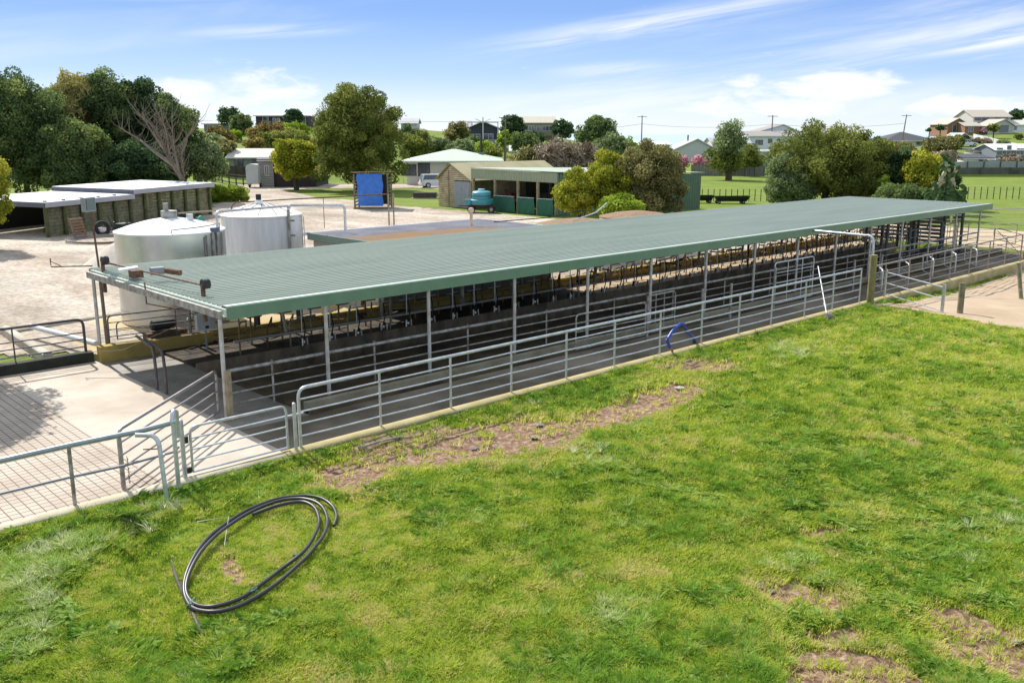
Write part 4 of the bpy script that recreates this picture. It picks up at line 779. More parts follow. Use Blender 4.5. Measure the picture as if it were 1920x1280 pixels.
# ------------------------------------------------------------------ blue tarpaulin stall
q = Vector((*G(697, 393), 0)); t = thing('tarpaulin_stall', 'small timber slatted stand with a bright blue tarpaulin over its front', 'stall', q)
a = RT; rt = Vector((a[0], a[1], 0)); fw = Vector((FW[0], FW[1], 0))
def lp_(o, r, f, z): return o+rt*r+fw*f+Vector((0, 0, z))
for r, f in ((-1.5, 0), (1.5, 0), (-1.5, 2.4), (1.5, 2.4)): MB().tube([lp_(q, r, f, 0), lp_(q, r, f, 3.15)], .08, 7).build('post', wood, t)
for s in (-1.5, 1.5):
    b = MB()
    for k in range(9): b.obox(lp_(q, s, 1.2, .35+k*.3), fw, 2.3, .04, .13)
    b.build('side_slats', wood_pale if s < 0 else wood, t)
MB().poly([lp_(q, -1.75, -.3, 3.28), lp_(q, 1.85, -.3, 3.36), lp_(q, 1.85, 2.6, 3.2), lp_(q, -1.75, 2.6, 3.12)], .07).build('roof', wood_pale, t)
b = MB(); vs = []; nu, nv = 13, 15
random.seed(9)
for i in range(nv):
    for j in range(nu): vs.append(lp_(q, -1.22+2.28*j/(nu-1)+.05*sin(i*.9), -.12+.07*sin(j*1.3+i*.4)+random.uniform(-.02, .02), .32+2.86*i/(nv-1)))
b.add(vs, [(i*nu+j, i*nu+j+1, (i+1)*nu+j+1, (i+1)*nu+j) for i in range(nv-1) for j in range(nu-1)], True); b.build('tarpaulin', bluem, t)
MB().poly([lp_(q, -1.4, 2.35, .3), lp_(q, 1.4, 2.35, .3), lp_(q, 1.4, 2.35, 3.0), lp_(q, -1.4, 2.35, 3.0)], .04, fw).build('back_panel', wood_dark, t)
MB().obox(lp_(q, 0, -.05, .12), rt, 3.2, .3, .22).build('base_board', wood, t)

# ------------------------------------------------------------------ timber gable shed and green pole shed
ws = thing('timber_shed', 'old slatted timber gable shed with pale grey double doors', 'shed', (54.2, 66, 0))
X0 = 54.9; Ya, Yb = 63.7, 68.4; Ym = 66.5; ze, zp = 2.62, 3.95
# front faces the camera (-X); boards with gaps
b = MB(); random.seed(6)
for k in range(24):
    z0 = .04+k*.165; z1 = z0+.13
    def lim(z): return (Ya, Yb) if z < ze else (Ya+(Ym-Ya)*(z-ze)/(zp-ze), Yb-(Yb-Ym)*(z-ze)/(zp-ze))
    lo, hi = lim(z1)
    if hi-lo < .15: break
    if z0 < 2.45: lo = Ya+2.35
    b.box((X0-.03+random.uniform(-.02, .01), lo, z0), (X0, hi, z1))
b.build('slat_wall', mat('bleached_slats', (.72,.58,.38), .85, 0, .4, 2, (.42,.32,.19)), ws)
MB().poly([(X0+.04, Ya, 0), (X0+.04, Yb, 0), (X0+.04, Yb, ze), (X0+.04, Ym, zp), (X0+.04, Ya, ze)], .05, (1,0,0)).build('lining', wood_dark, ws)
MB().box((X0+.1, Yb-.06, 0), (66, Yb, ze)).box((X0+.1, Ya, 0), (66, Ya+.06, ze)).build('side_wall', wood, ws)
for k in range(2): MB().box((X0-.09, Ya+.16+k*1.11, .05), (X0-.04, Ya+1.24+k*1.11, 2.42)).box((X0-.12, Ya+.18+k*1.11, 1.2), (X0-.091, Ya+1.22+k*1.11, 1.3)).build('door', mat('grey_door_paint', (.34,.36,.39), .6, 0, .15, 2), ws)
MB().box((X0-.1, Ya-.1, 0), (X0+.0, Ya+.1, 2.7)).box((X0-.1, Ym+.3, .1), (X0-.031, Ym+.42, 3.4)).build('corner_board', wood_pale, ws)
rf_ = mat('mossy_tan_roof', (.46,.40,.24), .8, 0, .25, .6, (.36,.33,.17))
MB().poly([(X0-.25, Ya-.25, ze-.12), (X0-.25, Ym, zp+.05), (67, Ym, zp+.05), (67, Ya-.25, ze-.12)], .05).build('roof', rf_, ws); MB().poly([(X0-.25, Ym, zp+.05), (X0-.25, Yb+.25, ze-.12), (67, Yb+.25, ze-.12), (67, Ym, zp+.05)], .05).build('roof', rf_, ws)
ps = thing('pole_shed', 'open pole shed with a ribbed green fascia and green ribbed side wall', 'shed', (55, 57, 0))
Y1, Y2, Yr = 52.7, 63.4, 49.7; xf, xb = 54.6, 70.2; zt1, zt2 = 3.55, 3.75
fas = ribbed('ribbed_green_cladding', (.38,.43,.27), .30, 1, depth=1.0)
MB().add([(xf, Y1, 2.75), (xf, Y2, 2.75), (xf, Y2, 3.62), (xf, Y1, 3.55), (xf+.04, Y1, 2.75), (xf+.04, Y2, 2.75), (xf+.04, Y2, 3.62), (xf+.04, Y1, 3.55)], [(3,2,1,0),(4,5,6,7),(0,1,5,4),(2,3,7,6),(0,4,7,3),(1,2,6,5)]).build('fascia', fas, ps)
sidem = ribbed('ribbed_green_side', (.15,.24,.17), .30, 0, depth=1.0)
MB().add([(xf+.05, Y1, 0), (xb, Yr, 0), (xb, Yr, 3.1), (xf+.05, Y1, 3.5), (xf+.05, Y1+.05, 0), (xb, Yr+.05, 0), (xb, Yr+.05, 3.1), (xf+.05, Y1+.05, 3.5)], [(0,1,2,3),(7,6,5,4),(0,4,5,1),(1,5,6,2),(2,6,7,3),(3,7,4,0)]).build('side_wall', sidem, ps)
MB().poly([(xf-.05, Y1-.15, 3.60), (xb+.3, Yr-.15, 3.22), (xb+.3, Y2, 3.28), (xf-.05, Y2, 3.67)], .05).build('roof', mat('pale_green_roof', (.44,.50,.38), .5, .1, .1, .5), ps)
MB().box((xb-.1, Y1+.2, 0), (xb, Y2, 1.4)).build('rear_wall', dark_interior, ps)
MB().box((xf+4, Y2-.1, 0), (xb, Y2, 3.1)).build('partition', wood_dark, ps)
for y in (52.9, 55.0, 57.4, 60.3, 63.2): MB().tube([(xf+.12, y, 0), (xf+.12, y, 2.8)], .15, 9).build('post', wood_pale, ps)
for y in (54.4, 57.2, 60.3): MB().tube([(xf+7, y, 0), (xf+7, y, 3.2)], .14, 8).build('inner_post', wood_pale, ps)
MB().box((xf+.5, 60.5, 0), (xf+4, 60.6, 2.7)).build('partition', mat('tan_board', (.36,.28,.18), .8), ps)
for i, (ya, yc) in enumerate(((57.6, 60.2), (55.2, 57.2), (53.0, 54.8))):
    t = thing('shade_cloth_panel', ['green shade cloth panel behind the turquoise tank trailer', 'green shade cloth panel behind the teal trough', 'green shade cloth panel by the green side wall'][i], 'screen', (xf-.1, ya, 0), 0, 'green shade cloth panels')
    b = MB(); vs = []; n = 10
    for k in range(5):
        for j in range(n): vs.append((xf-.15+.07*sin(j*1.7+k), ya+(yc-ya)*j/(n-1), .05+k*.33+.04*sin(j*.9)))
    b.add(vs, [(k*n+j, k*n+j+1, (k+1)*n+j+1, (k+1)*n+j) for k in range(4) for j in range(n-1)], True); b.build('netting', netm, t); MB().tube([(xf-.16, ya, 1.42), (xf-.16, yc, 1.4)], .035, 6).build('top_rail', galv, t)
t = thing('haystack', 'stack of pale brown bales inside the pole shed', 'bales', (xf+6, 54, 0))
for r in range(2):
    for k in range(6): MB().box((xf+4.5+.1*r, 51.9+k*1.28, r*.72), (xf+6.8, 53.1+k*1.28, r*.72+.7)).build('bale', mat('bale_wrap', (.17,.14,.10), .8, 0, .3, 2), t)
# turquoise tank trailer
def wheel(x, y, z, r, w, ax, par, name='wheel'):
    ax = Vector(ax).normalized(); c = Vector((x, y, z)); o = MB().tube([c-ax*w/2, c-ax*w*.45, c+ax*w*.45, c+ax*w/2], [r*.86, r, r, r*.86], 18).build('wheel', rubber, par)
    MB().tube([c-ax*(w/2+.015), c+ax*(w/2+.015)], r*.5, 12).build('hub', galv_old, o); return o
x, y = G(903, 399); t = thing('tank_trailer', 'two-tier turquoise round tank on a low four-wheeled trailer', 'trailer', (x, y, 0))
MB().lathe((x, y, 0), [(0,.70),(1.0,.72),(1.05,.80),(1.05,1.12),(1.0,1.17),(.85,1.18)], 36).build('lower_tank', turq, t)
MB().lathe((x, y, 0), [(.80,1.185),(.82,1.6),(.80,1.76),(.7,1.84),(.3,1.91),(0,1.92)], 36).build('upper_tank', mat('turquoise_light', (.10,.38,.45), .45, 0, .2, 3), t)
MB().lathe((x, y, 1.89), [(.3,0),(.3,.12),(.25,.15),(0,.16)], 16).build('lid', mat('pale_blue_lid', (.3,.5,.6), .5), t)
MB().tube([(x, y, 1.44), (x, y, 1.48)], .85, 36).build('band', darksteel, t)
MB().obox((x, y, .62), rt, 2.2, .8, .14).obox(lp_(Vector((x, y, 0)), -1.5, 0, .6), rt, 1.0, .1, .1).build('chassis', rusty, t)
for r in (-.85, .85):
    for f in (-.75, .6): q = lp_(Vector((x, y, 0)), r, f, .33); wheel(q.x, q.y, q.z, .33, .2, fw, t)
MB().obox(lp_(Vector((x, y, 0)), -1.15, -.4, .95), rt, .5, .5, .45).build('side_box', turq, t)
x, y = G(967, 392); t = thing('feed_trough', 'teal plastic feed trough on short legs in front of the pole shed', 'trough', (x, y, 0)); o = Vector((x, y, 0))
MB().add([lp_(o, -1.0, -.35, 1.2), lp_(o, 1.0, -.35, 1.2), lp_(o, 1.0, .35, 1.2), lp_(o, -1.0, .35, 1.2), lp_(o, -.95, -.2, .72), lp_(o, .95, -.2, .72), lp_(o, .95, .2, .72), lp_(o, -.95, .2, .72)], [(7,6,5,4),(0,4,5,1),(1,5,6,2),(2,6,7,3),(3,7,4,0)]).build('trough', teal, t)
for r in (-.8, .8): MB().obox(lp_(o, r, 0, .36), (0,0,1), .72, .35, .08).build('leg', darksteel, t)
t = thing('red_rotary_machine', 'dim red machine parked inside the pole shed', 'machine', (xf+2, 59, 0)); MB().box((xf+1.6, 60.0, .6), (xf+2.6, 60.45, 1.5)).tube([(xf+1.4, 58.8, .8), (xf+1.4, 60.4, 1.8)], .1, 8).build('body', mat('dull_red_paint', (.25,.05,.04), .6), t); wheel(xf+1.5, 59.6, .4, .4, .2, (0,1,0), t)
# dark planter
x, y = G(797, 372); t = thing('planter_box', 'low dark planter box on the lawn left of the timber shed', 'planter', (x, y, 0)); MB().obox((x, y, .32), rt, 2.4, 1.2, .62).build('box', wood_dark, t); MB().obox((x, y, .04), rt, 2.7, 1.5, .08).build('edging', concrete, t)
# ------------------------------------------------------------------ vehicles
def car(name, label, cat, p, ang, L_, W_, H_, paint, suv=True):
    t = thing(name, label, cat, (p.x, p.y, p.z), ang); hl, hw = L_/2, W_/2; w = MB(); r = H_
    sec = [(-hl, .50, .62), (-hl+.05, .32, .95), (-hl+.35, .28, 1.02 if suv else .9), (-hl+.9, .25, .60*r+.02), (0, .25, .60*r+.03), (hl-1.25, .25, .60*r), (hl-.5, .26, .54*r), (hl-.12, .30, .48*r), (hl, .40, .40*r)]
    vs = []; fs = []
    for (x, z0, z1) in sec:
        k = .90 if abs(x) > hl-.2 else 1.0
        for yy, zz in ((-hw*k*.96, z0), (-hw*k, (z0+z1)/2), (-hw*k*.94, z1), (hw*k*.94, z1), (hw*k, (z0+z1)/2), (hw*k*.96, z0)): vs.append((x, yy, zz))
    n = len(sec)
    for i in range(n-1):
        for j in range(6): fs.append((i*6+j, i*6+(j+1) % 6, (i+1)*6+(j+1) % 6, (i+1)*6+j))
    fs += [tuple(range(5, -1, -1)), tuple((n-1)*6+j for j in range(6))]
    w.add(vs, fs, False); w.build('body', paint, t, False)
    zb = .58*r; xr0, xr1, xf0, xf1 = (-hl+.15, -hl+.45, hl-1.9, hl-1.15) if suv else (-hl+.6, -hl+1.2, hl-2.1, hl-1.3)
    cab = [(xr0, -hw*.9, zb), (xf1, -hw*.9, zb), (xf1, hw*.9, zb), (xr0, hw*.9, zb), (xr1, -hw*.72, r*.965), (xf0, -hw*.72, r*.965), (xf0, hw*.72, r*.965), (xr1, hw*.72, r*.965)]
    F6 = [(0,1,5,4),(1,2,6,5),(2,3,7,6),(3,0,4,7)]
    MB().add(cab, F6).build('window_glass', glass, t, False)
    MB().box((xr1-.05, -hw*.74, r*.95), (xf0+.02, hw*.74, r)).build('roof', paint, t, False)
    pil = MB()
    for s in (-1, 1):
        for a_, b_ in (((xr0, zb), (xr1, r*.965)), ((0-.2, zb), (-.15, r*.965)), ((xf1, zb), (xf0, r*.965))): pil.tube([(a_[0], s*hw*.91, a_[1]), (b_[0], s*hw*.73, b_[1])], .045, 5)
    pil.build('pillars', paint, t, False)
    for x in (-hl*.62, hl*.64):
        for s in (-1, 1):
            c = Vector((x, s*(hw-.08), .34)); o = MB().tube([c-Vector((0,.12,0)), c+Vector((0,.12,0))], .34, 18).build('wheel', rubber, t, False); MB().tube([c-Vector((0,.13,0)), c+Vector((0,.13,0))], .2, 12).build('rim', galv, o, False)
    for s in (-1, 1):
        MB().box((hl-.16, s*hw*.62-.18, .36*r), (hl-.02, s*hw*.62+.18, .45*r)).build('headlight', white_paint, t, False)
        MB().box((-hl-.0, s*hw*.72-.12, .42*r), (-hl+.12, s*hw*.72+.12, .60*r)).build('tail_light', mat('red_lens', (.35,.02,.02), .3), t, False)
    MB().box((-hl-.03, -.26, .48), (-hl-.01, .26, .6)).build('number_plate', white_paint, t, False)
    return t
carw = mat('white_car_paint', (.78,.79,.80), .25, 0, .03, 1, spec=.6)
p = gnd(820, 118); car('parked_car', 'white SUV parked in front of the green-roofed house', 'car', p, HEAD-pi/2+.35, 4.6, 1.85, 1.68, carw)
p = gnd(1812, 204); car('parked_car', 'white hatchback parked on the sloping lawn below the hilltop houses', 'car', p, HEAD-pi/2, 4.3, 1.75, 1.5, carw, False)
p = gnd(1850, 234); p.z += .3; car('parked_car', 'pink car parked on the drive beside the brick house', 'car', p, HEAD-pi/2, 4.0, 1.7, 1.4, mat('pink_car_paint', (.75,.18,.30), .3), False)
# horse float / white water tank by the weatherboard garage
p = gnd(478, 117.5); t = thing('horse_float', 'upright white box trailer with rounded top beside the grey garage', 'trailer', p); o = Vector((p.x, p.y, 0))
pr = [(-.75, .55), (-.75, 2.55), (-.6, 2.85), (-.3, 2.95), (.3, 2.95), (.6, 2.85), (.75, 2.55), (.75, .55)]
MB().poly([lp_(o, a_, -1.0, z) for a_, z in pr], 2.4, fw).build('body', mat('dull_white_panel', (.55,.56,.58), .5, 0, .1, 2), t)
for r in (-.7, .7): q = lp_(o, r, .2, .33); wheel(q.x, q.y, q.z, .33, .18, rt, t)
MB().tube([lp_(o, 0, -1.0, .55), lp_(o, -.2, -2.3, .5)], .05, 6).build('drawbar', galv_old, t)
# black feed trailers in the paddock
for i, (px, F, L_) in enumerate(((1372, 90.5, 3.4), (1316, 91.5, 2.2))):
    p = gnd(px, F); o = Vector((p.x, p.y, p.z)); t = thing('feed_trailer', ['long black trough feeder with small wheels on the grass behind the shed', 'black trough feeder half hidden by the green side wall'][i], 'feeder', p, 0, 'black trough feeders'); h = L_/2
    MB().add([lp_(o, -h, -.5, .72), lp_(o, h, -.5, .76), lp_(o, h, .5, .76), lp_(o, -h, .5, .72), lp_(o, -h*.85, -.3, .25), lp_(o, h*.8, -.3, .25), lp_(o, h*.8, .3, .25), lp_(o, -h*.85, .3, .25)], [(7,6,5,4),(0,4,5,1),(1,5,6,2),(2,6,7,3),(3,7,4,0)]).build('trough', mat('black_green_plastic', (.015,.025,.02), .5), t)
    for r in (-h*.8, h*.6):
        for f in (-.5, .5): q = lp_(o, r, f, .17); wheel(q.x, q.y, q.z, .17, .12, fw, t)
# ------------------------------------------------------------------ houses
def house(name, label, px0, px1, F, eave, ridge, depth, wallm, roofm, style='side', wins=(), yaw=0., base=None, over=.4, cat='house', door=None, chim=None, zb=None, peak=None, group=None):
    """front wall spans px0..px1 at distance F; eave/ridge given as rows in the 1280-row frame; style side / front (gable to us) / hip / flat"""
    A = gnd(px0, F); B = gnd(px1, F); c = (A+B)/2; W = (B-A).length; z0 = min(A.z, B.z) if zb is None else zb
    t = thing(name, label, cat, (c.x, c.y, z0), HEAD-pi/2+yaw, group); he = zrow(eave, F)-z0; hr = max(he+.05, zrow(ridge, F if style == 'front' else F+depth/2)-z0); w = W/2
    b = MB(); b.box((-w, 0, -.6), (w, depth, he))
    if style == 'front': pk = 0 if peak is None else peak*w; b.add([(-w,0,he),(w,0,he),(pk,0,hr),(-w,depth,he),(w,depth,he),(pk,depth,hr)], [(0,1,2),(5,4,3),(0,2,5,3),(1,4,5,2)])
    if style == 'side': b.add([(-w,0,he),(-w,depth,he),(-w,depth/2,hr),(w,0,he),(w,depth,he),(w,depth/2,hr)], [(0,1,2),(5,4,3)])
    b.build('wall', wallm, t, False); o = over; s = .12; th = .10
    def slab2(P, nm='roof'): return MB().poly([Vector(q) for q in P], th).build(nm, roofm, t, False)
    if style == 'side':
        e = he-s; slab2([(-w-o,-o,e),(w+o,-o,e),(w+o,depth/2,hr+.03),(-w-o,depth/2,hr+.03)]); slab2([(w+o,depth+o,e),(-w-o,depth+o,e),(-w-o,depth/2+.002,hr+.03),(w+o,depth/2+.002,hr+.03)])
    elif style == 'front':
        pk = 0 if peak is None else peak*w; e = he-s; slab2([(-w-o,-o,e),(pk,-o,hr+.03),(pk,depth+o,hr+.03),(-w-o,depth+o,e)]); slab2([(pk+.002,-o,hr+.03),(w+o,-o,e),(w+o,depth+o,e),(pk+.002,depth+o,hr+.03)])
        MB().tube([(-w-o,-o-.03,e),(pk,-o-.03,hr+.05),(w+o,-o-.03,e)], .09, 4).build('barge_board', white_paint, t, False)
    elif style == 'hip':
        k = min(w*.95, depth/2); e = he; v = [(-w-o,-o,e),(w+o,-o,e),(w+o,depth+o,e),(-w-o,depth+o,e),(-w+k,depth/2,hr),(w-k,depth/2,hr)]
        MB().add(v, [(0,1,5,4),(1,2,5),(2,3,4,5),(3,0,4),(3,2,1,0)]).build('roof', roofm, t, False)
    else:
        slab2([(-w-o,-o,he+.01),(w+o,-o,he+.01),(w+o,depth+o,hr),(-w-o,depth+o,hr)])
    MB().box((-w-o, -o-.06, he-.16), (w+o, -o-.001, he+.0)).build('gutter', white_paint if he > 1 else wallm, t, False) if style in ('side', 'hip', 'flat') else None
    for q in wins:                # (u centre -1..1, height of sill as fraction of wall, width m, height m[, panes])
        u, sf, ww, hh = q[:4]; np_ = q[4] if len(q) > 4 else 2; x = u*w; zs = sf*he
        f = MB().box((x-ww/2, -.05, zs), (x+ww/2, -.012, zs+.07)).box((x-ww/2, -.05, zs+hh-.07), (x+ww/2, -.012, zs+hh))
        for k in range(np_+1): xx = x-ww/2+(ww-.07)*k/np_; f.box((xx, -.049, zs+.071), (xx+.07, -.012, zs+hh-.071))
        fo = f.build('window', white_paint if not (len(q) > 5) else q[5], t, False); MB().box((x-ww/2+.03, -.03, zs+.03), (x+ww/2-.03, -.006, zs+hh-.03)).build('pane', glass, fo, False)
    if door: u, ww, hh, dm = door; MB().box((u*w-ww/2, -.05, .02), (u*w+ww/2, -.008, hh)).build('door', dm, t, False)
    if chim: u, v, hc = chim; MB().tube([(u*w, depth*v, he), (u*w, depth*v, hr+hc)], .14, 8).build('flue', darksteel, t, False); MB().box((u*w-.35, depth*v-.3, hr-1.1), (u*w+.35, depth*v+.3, hr-.45)).build('flue_base', mat('flue_green', (.12,.22,.19), .6), t, False)
    return t
cream = mat('cream_weatherboard', (.62,.60,.53), .7, 0, .08, 2); greyw = mat('grey_weatherboard', (.30,.30,.29), .8, 0, .12, 2); lightw = mat('light_grey_wall', (.58,.58,.58), .7, 0, .08, 2)
darkpurple = mat('dark_purple_wall', (.055,.035,.055), .8, 0, .2, 1); darkbrown = mat('dark_brown_wall', (.06,.05,.05), .85, 0, .2, 2); beige = mat('beige_wall', (.34,.29,.21), .8, 0, .12, 2); bw = mat('black_frame', (.03,.03,.035), .5)
mint = mat('mint_green_roof', (.50,.58,.46), .5, .05, .08, .6); slate = mat('dark_slate_roof', (.07,.07,.08), .7, 0, .2, 2); tileroof = mat('warm_grey_tiles', (.34,.31,.28), .8, 0, .15, 2); blue_grey = mat('blue_grey_wall', (.20,.22,.27), .7, 0, .1, 2); olive = mat('olive_gable', (.22,.25,.12), .8)
# green roofed house (hip) with windows
hg = house('farm_house', 'cream house with a wide pale mint green hipped roof and a thin flue', 763, 935, 124, 301.5, 279.5, 13, cream, mint, 'hip', wins=((-.94,.38,1.9,1.5,2,bw), (-.62,.36,1.6,1.75,3,bw), (.0,.5,1.6,1.1,2,bw), (.45,.5,1.6,1.1,2,bw)), base=0, over=.7, chim=(.62,.5,1.6), yaw=.03)
MB().box((-5.6, -1.4, -.1), (-3.2, -.01, .12)).build('step', concrete, hg, False)
# grey cottage and weatherboard garage
house('cottage', 'grey cottage with a pale corrugated roof behind the rail fence', 430, 506, 137, 295, 280, 7, mat('sage_grey_wall', (.27,.28,.25), .8), mat('pale_grey_sheet', (.50,.47,.42), .7, 0, .12, 2), 'side', wins=((-.5,.35,1.3,1.3,2,bw), (.35,.45,1.0,.9,1,bw)), base=0)
house('garage', 'flat-roofed garage with light grey weatherboard front', 487, 514, 118, 300, 299, 8, ribbed('grey_boards', (.36,.34,.33), .22, 2), slate, 'flat', wins=((.1,.42,.55,1.3,2),), yaw=.25, over=.15, cat='garage')
house('garage', 'dark brown flat-roofed shed behind the small round tree', 512, 593, 118.6, 304, 303, 8, darkbrown, slate, 'flat', wins=((.0,.45,1.2,.7,1),), over=.12, cat='shed')
# hill houses
house('hilltop_house', 'dark purple hilltop house with a white roof edge above the shrubby mound', 481, 577, 205, 217, 213, 8, darkpurple, white_roof, 'flat', wins=((-.62,.15,1.3,2.0,1), (-.28,.3,.8,1.2,1), (-.12,.3,.6,1.2,1), (.9,.2,.5,1.8,1)), zb=8.0)
house('hilltop_house', 'low pale hilltop house at the edge of the tall dark trees', 383, 432, 200, 232, 228, 7, blue_grey, white_roof, 'flat', wins=((-.5,.3,1.4,1.2,2), (.1,.3,1.4,1.2,2)), zb=6.5)
house('hilltop_house', 'grey gable roof showing just right of the big round tree', 752, 782, 225, 231, 223, 7, lightw, grey_roof, 'side', zb=6.8)
hc = house('chalet', 'dark chalet with white gable trusses above the green-roofed house', 878, 934, 190, 240, 228, 9, mat('dark_chalet_wall', (.05,.055,.075), .7), mat('chalet_roof', (.40,.37,.42), .7), 'front', wins=((-.55,.28,2.2,2.0,3), (.35,.25,2.0,2.2,2)), over=.5, zb=3.3)
MB().tube([(-3.1, -.6, 5.55), (3.1, -.6, 5.55)], .12, 4).tube([(0, -.6, 0), (0, -.6, 6.5)], .12, 4).tube([(0, -.6, 5.5), (-1.5, -.6, 6.2)], .08, 4).tube([(0, -.6, 5.5), (1.5, -.6, 6.2)], .08, 4).tube([(-3.0, -.6, 0), (-3.0, -.6, 5.5)], .1, 4).tube([(3.0, -.6, 0), (3.0, -.6, 5.5)], .1, 4).build('gable_truss', white_paint, hc, False)
MB().box((-3.2, -1.2, 1.2), (3.2, -.1, 1.35)).box((-3.2, -1.2, 1.36), (3.2, -1.12, 2.2)).build('balcony', greyw, hc, False)
house('chalet', 'lower wing of the chalet under a pale purple-grey roof', 857, 880, 192, 240, 228, 9, mat('dark_chalet_wall', (0,0,0)), mat('chalet_roof', (0,0,0)), 'side', zb=3.5)
hb = house('hilltop_house', 'beige two-storey house with a pale roof between the dark round trees', 978, 1040, 228, 230, 219.5, 9, beige, mat('pale_cream_roof', (.55,.50,.40), .7), 'side', wins=((-.75,.62,1.2,1.2,2), (-.4,.62,1.3,1.2,2), (.0,.35,.9,2.4,1), (.55,.6,2.6,1.2,3)), zb=4.2)
MB().box((-4, -1.3, 1.9), (4, -.1, 2.05)).box((-4, -1.3, 2.06), (4, -1.25, 2.9)).build('balcony', wood, hb, False)
house('farm_shed', 'low white roof half hidden behind the bare brown shrubs', 958, 1026, 175, 283, 274, 6, lightw, mat('lilac_white_roof', (.68,.64,.72), .6), 'side', zb=1.2)
house('hilltop_house', 'small low white-roofed house behind the flowering tree at the pole', 1192, 1256, 240, 272, 266, 7, mat('pinkish_wall', (.40,.33,.32), .7), white_roof, 'flat', zb=2.0)
house('house', 'pale grey house with an olive green gable behind the pink blossom', 1262, 1342, 190, 281, 261, 9, lightw, grey_roof, 'front', zb=.8, chim=(-.15,.5,.8), peak=.1)
house('house', 'long low grey house behind the paddock tree', 1335, 1405, 196, 268, 259, 8, lightw, grey_roof, 'side', zb=1.5)
t = house('house', 'large white two-storey house with dark windows right of the paddock tree', 1404, 1492, 200, 255, 247, 10, mat('white_house_wall', (.85,.85,.84), .6, 0, .05, 2), tileroof, 'side', wins=((-.58,.50,1.6,1.05,2,bw), (-.12,.60,.9,.9,1,bw), (.35,.1,2.0,1.1,2,bw)), zb=2.4)
house('house', 'upper storey of the white house with a grey tiled gable', 1418, 1494, 207, 247, 234, 8, mat('white_house_wall', (0,0,0)), tileroof, 'front', wins=((.35,.80,3.2,.9,3,bw),), zb=2.9, peak=.25)
house('garage', 'pale green box garage at the end of the timber fence', 1429, 1476, 166, 284, 282.5, 7, mat('pale_green_wall', (.36,.44,.40), .7, 0, .08, 1), mat('pale_grey_sheet', (0,0,0)), 'flat', zb=.2, cat='garage')
house('house', 'low pale house with a wide black hipped roof on the right hill', 1662, 1752, 230, 264, 247.5, 12, mat('white_house_wall', (0,0,0)), slate, 'hip', wins=((-.7,.3,2.4,1.3,3), (-.2,.3,1.6,1.3,2), (.4,.3,2,1.3,2)), zb=3.4, over=.8)
house('brick_house', 'white and brick hilltop house, its lower left brick wing', 1775, 1812, 238, 233, 222, 10, brick, mat('tan_tile_roof', (.48,.42,.34), .8, 0, .1, 2), 'front', wins=((-.1,.15,2.0,2.0,2),), zb=6.5)
house('brick_house', 'tall upper storey of the white and brick hilltop house', 1822, 1892, 242, 219, 207, 10, mat('warm_white_wall', (.60,.57,.52), .7), mat('tan_tile_roof', (0,0,0)), 'side', wins=((-.75,.78,1.6,1.0,2,bw), (-.35,.78,1.6,1.0,2,bw), (.3,.82,1.4,.7,2,bw), (.75,.82,1.0,.8,1,bw)), zb=6.6)
house('brick_house', 'brick porch wing at the foot of the hilltop house', 1808, 1836, 234, 236, 230, 6, brick, mat('tan_tile_roof', (0,0,0)), 'side', wins=((-.2,.3,1.4,1.2,2),), zb=6.4)
house('garage', 'gabled garage joined to the right of the brick hilltop house', 1852, 1900, 233, 236, 224, 9, mat('warm_white_wall', (0,0,0)), mat('tan_tile_roof', (0,0,0)), 'front', wins=((.2,.1,2.6,2.0,1),), zb=6.6, peak=.2, cat='garage')
house('house', 'white house cut by the right edge on the hilltop', 1896, 1990, 240, 234, 226, 9, mat('white_house_wall', (0,0,0)), mat('cream_roof', (.62,.60,.52), .7), 'side', wins=((-.85,.35,.8,1.2,1),), zb=6.7)
house('garage', 'small dark-doored garage behind the white car on the lawn', 1792, 1818, 210, 259, 250, 6, greyw, grey_roof, 'front', door=(.15, 2.2, 2.1, darkbrown), zb=4.0, cat='garage')
house('house', 'grey-blue house with a white roof and white window frames at the right edge', 1866, 1990, 172, 281, 271, 8, blue_grey, white_roof, 'side', wins=((-.90,.35,1.2,1.4,1), (-.62,.1,.9,2.2,1), (-.28,.35,1.4,1.3,2), (.1,.1,.9,2.2,1)), zb=2.2)
house('garage', 'small dark-roofed white shed in front of the grey-blue house', 1808, 1858, 160, 297, 290, 5, mat('white_house_wall', (0,0,0)), slate, 'flat', wins=((.2,.35,.8,1.1,1),), zb=1.2, cat='shed')
house('garage', 'low turquoise-tinted shed right of the small dark-roofed shed', 1856, 1886, 159, 301, 299, 5, mat('pale_teal_wall', (.25,.42,.43), .7), mat('tan_tile_roof', (0,0,0)), 'flat', zb=1.2, cat='shed')
house('garage', 'pale shed wall between the green fence and the grey-blue house', 1826, 1872, 178, 283, 279, 4, mat('cream_roof', (0,0,0)), slate, 'flat', zb=1.8, cat='shed')

# ------------------------------------------------------------------ fences behind
def board_fence(name, label, px0, px1, F0, F1, h, m, nposts, pm=None, cap=False, base=0):
    A = gnd(px0, F0); B = gnd(px1, F1); t = thing(name, label, 'fence', (A.x, A.y, A.z)); P = [A.lerp(B, k/nposts) for k in range(nposts+1)]
    for q in P: q.z = tz(q.x, q.y)+base
    for i in range(nposts):
        a_, b_ = P[i], P[i+1]; MB().add([a_-Vector((0,0,.3)), b_-Vector((0,0,.3)), b_+Vector((0,0,h)), a_+Vector((0,0,h))]+[v+fw*.06 for v in (a_-Vector((0,0,.3)), b_-Vector((0,0,.3)), b_+Vector((0,0,h)), a_+Vector((0,0,h)))], [(0,1,2,3),(7,6,5,4),(3,2,6,7)]).build('panel', m, t)
    for q in P: MB().obox(q-fw*.07+Vector((0,0,h/2)), (0,0,1), h+.12, .16, .14).build('post', pm or m, t)
    return t
